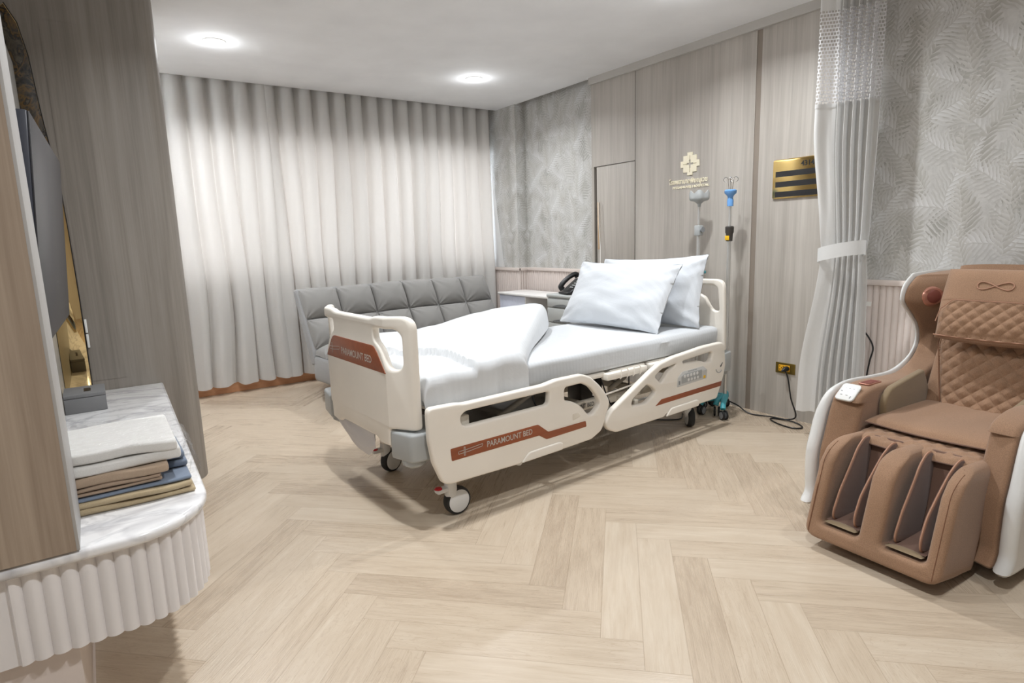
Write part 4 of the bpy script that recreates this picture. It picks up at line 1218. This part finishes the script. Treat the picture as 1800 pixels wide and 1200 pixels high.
for k in range(5):
    a = math.radians((212, 152, 92, 32, 182)[k]); R = (.17, .17, .17, .17, .10)[k]
    ar = tube('base_arm', [(0, 0, .115), (.05*math.cos(a), .05*math.sin(a), .112), (R*.85*math.cos(a), R*.85*math.sin(a), .105), (R*math.cos(a), R*math.sin(a), .075)], [.024, .022, .017, .018], 'turquoise', iv, 10, label='turquoise base arm')
    for sg in (-1, 1):
        cx, cy = R*math.cos(a)+(-.012)*math.cos(a), R*math.sin(a)
        T = Matrix.Translation((cx, cy, .032)) @ Matrix.Rotation(a+.6, 4, 'Z') @ Matrix.Rotation(PI/2, 4, 'X') @ Matrix.Translation((0, 0, sg*.013))
        bm = bmesh.new(); add_lathe(bm, [(0, -.006), (.028, -.006), (.031, -.003), (.031, .003), (.028, .006), (0, .006)], 20, T); link('castor_tyre', bm2me(bm), 'rubber', ar)
        bm = bmesh.new(); add_lathe(bm, [(0, -.0075), (.023, -.0072), (.023, .0072), (0, .0075)], 18, T); link('castor_disc', bm2me(bm), 'mid_grey', ar, label='grey castor disc')
iv2 = thing('drip_stand', 'steel drip stand with grey cup-shaped head, left of the blue-topped one', 'drip stand', (3.42, 2.66, 0))
tube('pole', [(0, 0, .10), (0, 0, 1.24)], .0125, 'steel', iv2, 14)
tube('upper_pole', [(0, 0, 1.2), (0, 0, 1.40)], .0085, 'steel', iv2, 12)
bm = bmesh.new()
prof = [(.010, 1.375), (.012, 1.395), (.03, 1.41), (.058, 1.418), (.066, 1.43), (.066, 1.46), (.060, 1.485), (.052, 1.485), (.054, 1.45), (.05, 1.432), (.012, 1.43)]
add_lathe(bm, prof, 40)
for v in bm.verts:
    a = math.atan2(v.co.y, v.co.x); r = math.hypot(v.co.x, v.co.y)
    if r > .03:
        k = 1-.18*(.5+.5*math.cos(4*a+.5)); v.co.x *= k; v.co.y *= k
        if v.co.z > 1.44: v.co.z -= .022*(.5+.5*math.cos(4*a+.5))
link('cup_head', bm2me(bm), 'grey_plastic', iv2)
box('height_clamp', -.022, .022, -.022, .022, 1.185, 1.255, 'grey_plastic', iv2, .006)
bm = bmesh.new(); add_tube(bm, [(0, -.02, 1.225), (0, -.036, 1.225)], [.016, .020], 10); link('clamp_knob', bm2me(bm), 'mid_grey', iv2)
box('teal_clip', -.02, .02, -.055, .015, .93, .95, 'turquoise', iv2, .006, label='turquoise clip')
for k in range(5):
    a = math.radians(20+72*k); R = .115
    ar = tube('base_arm', [(0, 0, .105), (R*.85*math.cos(a), R*.85*math.sin(a), .09), (R*math.cos(a), R*math.sin(a), .07)], [.02, .015, .015], 'grey_plastic', iv2, 10)
    for sg in (-1, 1):
        T = Matrix.Translation((R*math.cos(a), R*math.sin(a), .028)) @ Matrix.Rotation(a+.5, 4, 'Z') @ Matrix.Rotation(PI/2, 4, 'X') @ Matrix.Translation((0, 0, sg*.012))
        bm = bmesh.new(); add_lathe(bm, [(0, -.006), (.025, -.006), (.028, 0), (.025, .006), (0, .006)], 18, T); link('castor_tyre', bm2me(bm), 'rubber', ar)

# ------------------------------------------------------------------ massage chair (faces -x, centred on y = .88)
CY = .885
mc = thing('massage_chair', 'tan fabric massage chair with quilted back, white side shells and calf rest', 'massage chair', (0, CY, 0))
mc.rotation_euler = (0, 0, math.radians(-3.5)); _p = Vector((2.75, CY, 0)); mc.location = _p-Matrix.Rotation(math.radians(-3.5), 3, 'Z') @ Vector((2.75, 0, 0))
arm_prof = [(2.43, .045), (2.395, .12), (2.392, .27), (2.418, .363), (2.453, .468), (2.488, .523), (2.55, .547), (2.645, .556), (2.81, .548), (2.962, .548), (3.072, .581), (3.136, .628), (3.157, .68), (3.135, .738), (3.08, .79), (3.005, .85), (2.993, .89), (3.014, .935), (3.065, .971), (3.122, .984), (3.42, .985), (3.49, .93), (3.50, .5), (3.44, .25), (3.30, .06), (3.2, .045)]
arm_s = [(p.x, p.y) for p in catmull([(a, b, 0) for a, b in arm_prof], 5, True)]
def arm(side):
    # side +1: towards +y (viewer's left), -1: viewer's right
    bm = slab([arm_s], .115, .022, 4)
    for x in (2.6, 2.8, 3.0, 3.1, 3.2, 3.3):
        bmesh.ops.bisect_plane(bm, geom=bm.verts[:]+bm.edges[:]+bm.faces[:], plane_co=(x, 0, 0), plane_no=(1, 0, 0))
    for z in (.3, .5, .56, .6, .65, .7, .8, .9):
        bmesh.ops.bisect_plane(bm, geom=bm.verts[:]+bm.edges[:]+bm.faces[:], plane_co=(0, z, 0), plane_no=(0, 1, 0))
    def mp(c):
        x, z, w = c.x, c.y, c.z            # w: +.0575 outer .. -.0575 inner
        inner = (.0575-w)/.115
        k = smooth(z, .56, .72)
        front = 1-smooth(x, 3.30, 3.45)
        x = x+inner*.20*k*front
        if z < .5: x += inner*.035*(1-smooth(x, 2.5, 2.7))
        return (x, side*(.2875+w), z)
    ins = 0 if side == 1 else .040
    for v in bm.verts: v.co.z = v.co.z*(1 if side == 1 else .8)
    xform(bm, mp)
    for v in bm.verts: v.co.y -= side*ins
    a = link('arm', bm2me(bm), 'chair', mc)
    off = slab([arm_s], .050, .022, 5)
    def ms(c):
        k = 1.012 if c.x > 2.9 else 1.008
        x = 2.95+(c.x-2.95)*1.018; z = .5+(c.y-.5)*1.012
        bul = .010*math.sin(max(0, min(1, (.62-z)/.6))*PI)
        return (x, side*(.345+(c.z+.025)*(.35+.65*(1-smooth(z, .40, .62)))+bul*.6), z+.001)
    xform(off, ms)
    for v in off.verts: v.co.y -= side*(ins+(.012 if side < 0 else 0))
    link('side_shell', bm2me(off), 'white_gloss', mc, label='glossy white side shell')
    return a
armL = arm(1); armR = arm(-1)
# remote panel and cup tray on left arm, speakers on both wings
bm = slab([rounded([(-.046, -.038), (.046, -.038), (.046, .038), (-.046, .038)], .018)], .010, .003)
T = Matrix.Translation((2.497, .290, .532)) @ Matrix.Rotation(math.radians(-36), 4, 'Y')
for v in bm.verts: v.co = T @ v.co
rp = link('remote_panel', bm2me(bm), 'white_gloss', armL, label='white key panel')
for (a, b, w_, h_) in ((-.02, .018, .003, .008), (-.02, -.004, .003, .008), (.0, .0, .012, .002), (.0, .0, .002, .012), (.018, .016, .003, .008), (.018, .0, .003, .008), (.018, -.016, .003, .008), (-.028, -.022, .012, .004), (0, .024, .004, .008)):
    bm = bmesh.new(); add_box(bm, a-w_/2, a+w_/2, b-h_/2, b+h_/2, .0048, .0056, 0, 1, T); link('key_mark', bm2me(bm), 'grey_print', rp, False)
bm = slab([rounded([(-.050, -.024), (.050, -.024), (.050, .024), (-.050, .024)], .01)], .006, .002)
xform(bm, lambda c: (2.63+c.x, .275+c.y, .557+c.z-.02*0)); tr_ = link('phone_tray', bm2me(bm), 'rose', armL, label='red-brown phone tray')
box('tray_recess', 2.59, 2.67, .257, .293, .5605, .5612, 'rose_dark', tr_)
for side, ar in ((1, armL), (-1, armR)):
    # oval speaker pod on the slanted wing face
    bm = bmesh.new(); add_lathe(bm, [(0, .022), (.026, .021), (.044, .016), (.054, 0), (0, 0)], 28)
    for v in bm.verts: v.co.x *= 1.1; v.co.y *= .85
    nrm = Vector((-.50, -side*.86, 0)); upv = Vector((0, 0, 1)); rt = upv.cross(nrm).normalized()
    Tm = Matrix((rt, upv, nrm)).transposed().to_4x4(); Tm.translation = Vector((3.12, side*.285, .885))
    for v in bm.verts: v.co = Tm @ v.co
    sp = link('speaker_pod', bm2me(bm), 'rose', ar, label='rose-gold speaker pod')
    bm = bmesh.new(); add_lathe(bm, [(0, .0235), (.024, .0225), (.036, .016), (0, .014)], 24)
    for v in bm.verts: v.co.y *= .85; v.co.z += .0022; v.co = Tm @ v.co
    link('speaker_mesh', bm2me(bm), 'rose_dark', sp)

# quilting helper: diamond pillows
def quilt(p, q, size, depth):
    a = (p+q)/size; b = (p-q)/size
    fa = abs(a-round(a)); fb = abs(b-round(b))
    return depth*(min(fa, .5)*2)**.5*(min(fb, .5)*2)**.5
# backrest
BX0, BZ0, BX1, BZ1 = 2.955, .40, 3.20, 1.015
blen = math.hypot(BX1-BX0, BZ1-BZ0); bd_ = Vector((BX1-BX0, 0, BZ1-BZ0)).normalized(); bn_ = Vector((-bd_.z, 0, bd_.x))
def back(a, b):
    s = (a-.5)*2; hw = .215-.005*b
    p = s*hw; q = b*blen
    x = Vector((BX0, 0, BZ0))+bd_*q
    qw = .125+.075*min(1, q/.30)   # half-width of the quilted centre
    bulge = .045*math.sqrt(max(0, 1-abs(s)**3))
    if abs(p) < qw and q < .42: bulge += quilt(p, q, .062, .013)*min(1, (qw-abs(p))/.012)
    elif abs(abs(p)-qw) < .004 and q < .42: bulge -= .004
    if abs(q-.42) < .004: bulge -= .004
    return x+Vector((0, -p, 0))+bn_*bulge
link('backrest', bm2me(grid_mesh(170, 230, back)), 'chair', mc)
bm = slab([rounded([(2.97, .1), (3.50, .1), (3.50, .93), (3.42, 1.0), (3.22, 1.005), (3.0, .42)], .04)], .43, .02)
xform(bm, lambda c: (c.x, c.z, c.y)); link('back_body', bm2me(bm), 'chair', mc)
for sd in (-1, 1):   # seam piping either side of the quilted centre
    tube('back_piping', [(Vector((BX0, 0, BZ0))+bd_*q+Vector((0, sd*(.125+.075*min(1, q/.30)), 0))+bn_*.045) for q in [i*.02 for i in range(2, 22)]], .0022, 'chair_seam', mc, 6)
# head cushion
hc_bot = Vector((2.955, 0, .725)); hc_top = Vector((3.075, 0, 1.012))
hl = (hc_top-hc_bot).length; hd = (hc_top-hc_bot).normalized(); hn = Vector((-hd.z, 0, hd.x))
def headc(sgn):
    def f(a, b):
        s = (a-.5)*2; t = (b-.5)*2
        hw = .188+.012*math.sin(b*PI)*0+.010*smooth(b, .1, .5)
        p = s*hw; q = b*hl
        e = (max(0, 1-abs(s)**5)**.5)*(max(0, 1-abs(t)**4)**.5)
        th = (.050 if sgn > 0 else .02)*e
        if sgn > 0:
            top = .155; lim = .135
            inside = q > .012 and q < top and abs(p) < .175 and (abs(p) < lim or q < top-(abs(p)-lim)*1.1)
            if inside: th += quilt(p, q-.02, .052, .010)*e
            elif q < top+.006 and q > .012: th -= .002
        return hc_bot+hd*q+Vector((0, -p, 0))+hn*(sgn*th)+hd*(.012*(1-s*s)*(1 if b < .5 else -0)*(-1 if b < .05 else 0))
    return f
bm = grid_mesh(130, 110, headc(1)); b2 = raw(grid_mesh(40, 40, headc(-1))); bm.from_mesh(b2)
hcu = link('head_cushion', bm2me(bm), 'chair', mc)
def hs(p, q, d=.054): return hc_bot+hd*q+Vector((0, -p, 0))+hn*d
tube('cushion_piping', [hs(-.180, .06, .048), hs(-.172, .115, .052), hs(-.135, .158, .0535), hs(0, .158, .0555), hs(.135, .158, .0535), hs(.172, .115, .052), hs(.180, .06, .048)], .0022, 'chair_pipe', hcu, 6)
tube('cushion_piping', [hs(.188*math.cos(t)*1.0 if False else (-.185+.37*i/20), .008-.006*math.sin(i/20*PI), .022+.006*math.sin(i/20*PI)) for i, t in enumerate([0]*21)], .003, 'chair_pipe', hcu, 6)
inf = [hs(.062*math.sin(t)+0*t, .225+.016*math.sin(2*t), .0515) for t in [k*2*PI/48 for k in range(48)]]
tube('infinity_mark', inf, .0024, 'chair_pipe', hcu, 6, True)
# seat cushion and two overlapping flaps
def pad(name, x0, x1, hw0, hw1, z0, z1, th, q=0, curl=0, mat='chair', seed=0):
    def mk(sg):
        def f(a, b):
            s = (a-.5)*2; hw = hw0+(hw1-hw0)*b
            x = x0+(x1-x0)*b; z = z0+(z1-z0)*b
            e = (max(0, 1-abs(s)**6)**.5)*(max(0, 1-abs(2*b-1)**8)**.5)
            dz = th*e*sg*(1 if sg > 0 else .25)
            if q and sg > 0: dz += quilt(s*hw, x, q, .009)*e
            z -= curl*(1-b)**4+.010*(1-(s*s))*(1-b)
            return (x+.004*nz(s*3, b*4, seed), -s*hw, z+dz+.004*nz(s*2.4+seed, b*2))
        return f
    bm = grid_mesh(80, 50, mk(1)); b2 = raw(grid_mesh(30, 20, mk(-1))); bm.from_mesh(b2)
    return link(name, bm2me(bm), mat, mc)
box('seat_base', 2.50, 3.05, -.222, .222, .12, .385, 'chair', mc, .03, 3)
pad('lower_flap', 2.405, 2.80, .228, .222, .376, .395, .024, .055, .0, 'chair', 2)
pad('seat_pad', 2.505, 3.02, .222, .218, .425, .425, .030, 0, .0, 'chair', 5)
tube('flap_piping', [(2.407, -.224+.448*i/14, .376-.009*math.sin(i/14*PI)) for i in range(15)], .003, 'chair_dark', mc, 6)
tube('seat_piping', [(2.506, -.217+.434*i/14, .424-.008*math.sin(i/14*PI)) for i in range(15)], .003, 'chair_dark', mc, 6)
# inner arm pads
for sd in (-1, 1):
    pp = rounded([(2.62, .41), (2.61, .50), (2.66, .545), (2.92, .585), (2.97, .50), (2.97, .41)], [.01, .03, .02, .01, .01, .01], 4)
    bm = slab([pp], .030, .010); xform(bm, lambda c: (c.x, sd*(.212+c.z), c.y)); link('arm_pad', bm2me(bm), 'chair_olive', mc, label='olive-tan inner arm pad')
# calf rest: three uprights, two channels
fw, fh = .235, .425
LEAN = math.atan2(.125, .41)
def fr_pt(s, h, d):   # s lateral (viewer right +), h up along the lean, d depth into the chair
    return Vector((2.125+h*math.sin(LEAN)+d*math.cos(LEAN), -s-.005, .045+h*math.cos(LEAN)-d*math.sin(LEAN)*.55))
def hpt(c): return fr_pt(c.x, c.y, .14+c.z)
comb = [(-.235, .0), (-.235, .40), (-.215, .43), (-.192, .43), (-.182, .41), (-.182, .062), (-.038, .062), (-.038, .40), (-.022, .43), (.022, .43), (.038, .40), (.038, .062), (.182, .062), (.182, .41), (.192, .43), (.215, .43), (.235, .40), (.235, .0)]
bm = slab([rounded(comb, [.05, .03, .02, .02, .03, .022, .022, .03, .03, .03, .03, .022, .022, .03, .02, .02, .03, .05], 5)], .26, .020, 4)
for y in (.1, .2, .3, .36, .40): bmesh.ops.bisect_plane(bm, geom=bm.verts[:]+bm.edges[:]+bm.faces[:], plane_co=(0, y, 0), plane_no=(0, 1, 0))
for dz in (-.07, 0, .07): bmesh.ops.bisect_plane(bm, geom=bm.verts[:]+bm.edges[:]+bm.faces[:], plane_co=(0, 0, dz), plane_no=(0, 0, 1))
def comb_map(c):
    d = .13+c.z; h = c.y
    # round the upper front edge backwards
    k = max(0, (h-.30)/.13); d2 = d+(.26-d)*.45*k*k
    # widen slightly to the front bottom
    p = fr_pt(c.x, h*(.955-.04*k*(1-d/.26)), d2)
    if h < .03: p.z = max(p.z, .035+.25*max(0, d-.15)*0)
    return p
xform(bm, comb_map); cr = link('calf_rest', bm2me(bm), 'chair', mc)
def fl(name, pts, th, f, mat, parent, bev=.004, label=None):
    b = slab([pts], th, bev); xform(b, f); return link(name, bm2me(b), mat, parent, label=label)
for c0 in (-.110, .110):
    # back wall of the channel and its sloping sole
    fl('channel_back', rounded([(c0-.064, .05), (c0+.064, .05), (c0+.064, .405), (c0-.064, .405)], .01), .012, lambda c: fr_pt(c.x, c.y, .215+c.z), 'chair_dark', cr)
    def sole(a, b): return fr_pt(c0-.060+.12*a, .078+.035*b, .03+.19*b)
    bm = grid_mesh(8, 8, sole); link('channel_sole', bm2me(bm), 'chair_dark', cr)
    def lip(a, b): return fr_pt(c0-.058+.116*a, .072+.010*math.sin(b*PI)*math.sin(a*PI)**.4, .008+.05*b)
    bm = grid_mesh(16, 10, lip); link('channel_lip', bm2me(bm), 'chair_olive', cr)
    for sd in (-1, 1):
        # thin wing pad inside the channel: outline in (depth, height)
        out = [(.035, .085), (.022, .12), (.035, .20), (.075, .285), (.110, .355), (.150, .395), (.19, .400), (.205, .37), (.205, .085)]
        ro = rounded(out, .02, 4)
        lean_ = sd*.012
        def wf(c, sd=sd): return fr_pt(c0+sd*(.047+.003*smooth(c.y, .08, .34))+c.z-sd*.010*math.sin(min(1, c.y/.4)*PI), c.y, c.x)
        b = slab([ro], .012, .004)
        for y in (.12, .16, .2, .24, .28, .32, .36): bmesh.ops.bisect_plane(b, geom=b.verts[:]+b.edges[:]+b.faces[:], plane_co=(0, y, 0), plane_no=(0, 1, 0))
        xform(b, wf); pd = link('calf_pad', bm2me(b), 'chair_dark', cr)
        front = [Vector((p.x, p.y, 0)) for p in ro if p.x < .155 or p.y > .37]
        front = [p for p in front if p.y > .084 and p.x < .195]
        tube('pad_piping', [wf(p) for p in front], .0035, 'chair_pipe', pd, 6)
tube('calf_seam', [comb_map(Vector(p)) for p in [(-.234+.02, .03, -.1315), (-.215, .2, -.1315), (-.214, .36, -.1315)]], .0012, 'chair_seam', cr, 5)
for s_ in (-.213, .213):
    tube('calf_seam', [comb_map(Vector((s_, h, -.1305))) for h in [.02+.02*i for i in range(20)]], .0013, 'chair_seam', cr, 5)
box('chair_foot', 2.60, 3.35, -.20, .20, 0, .10, 'black', mc, .01)
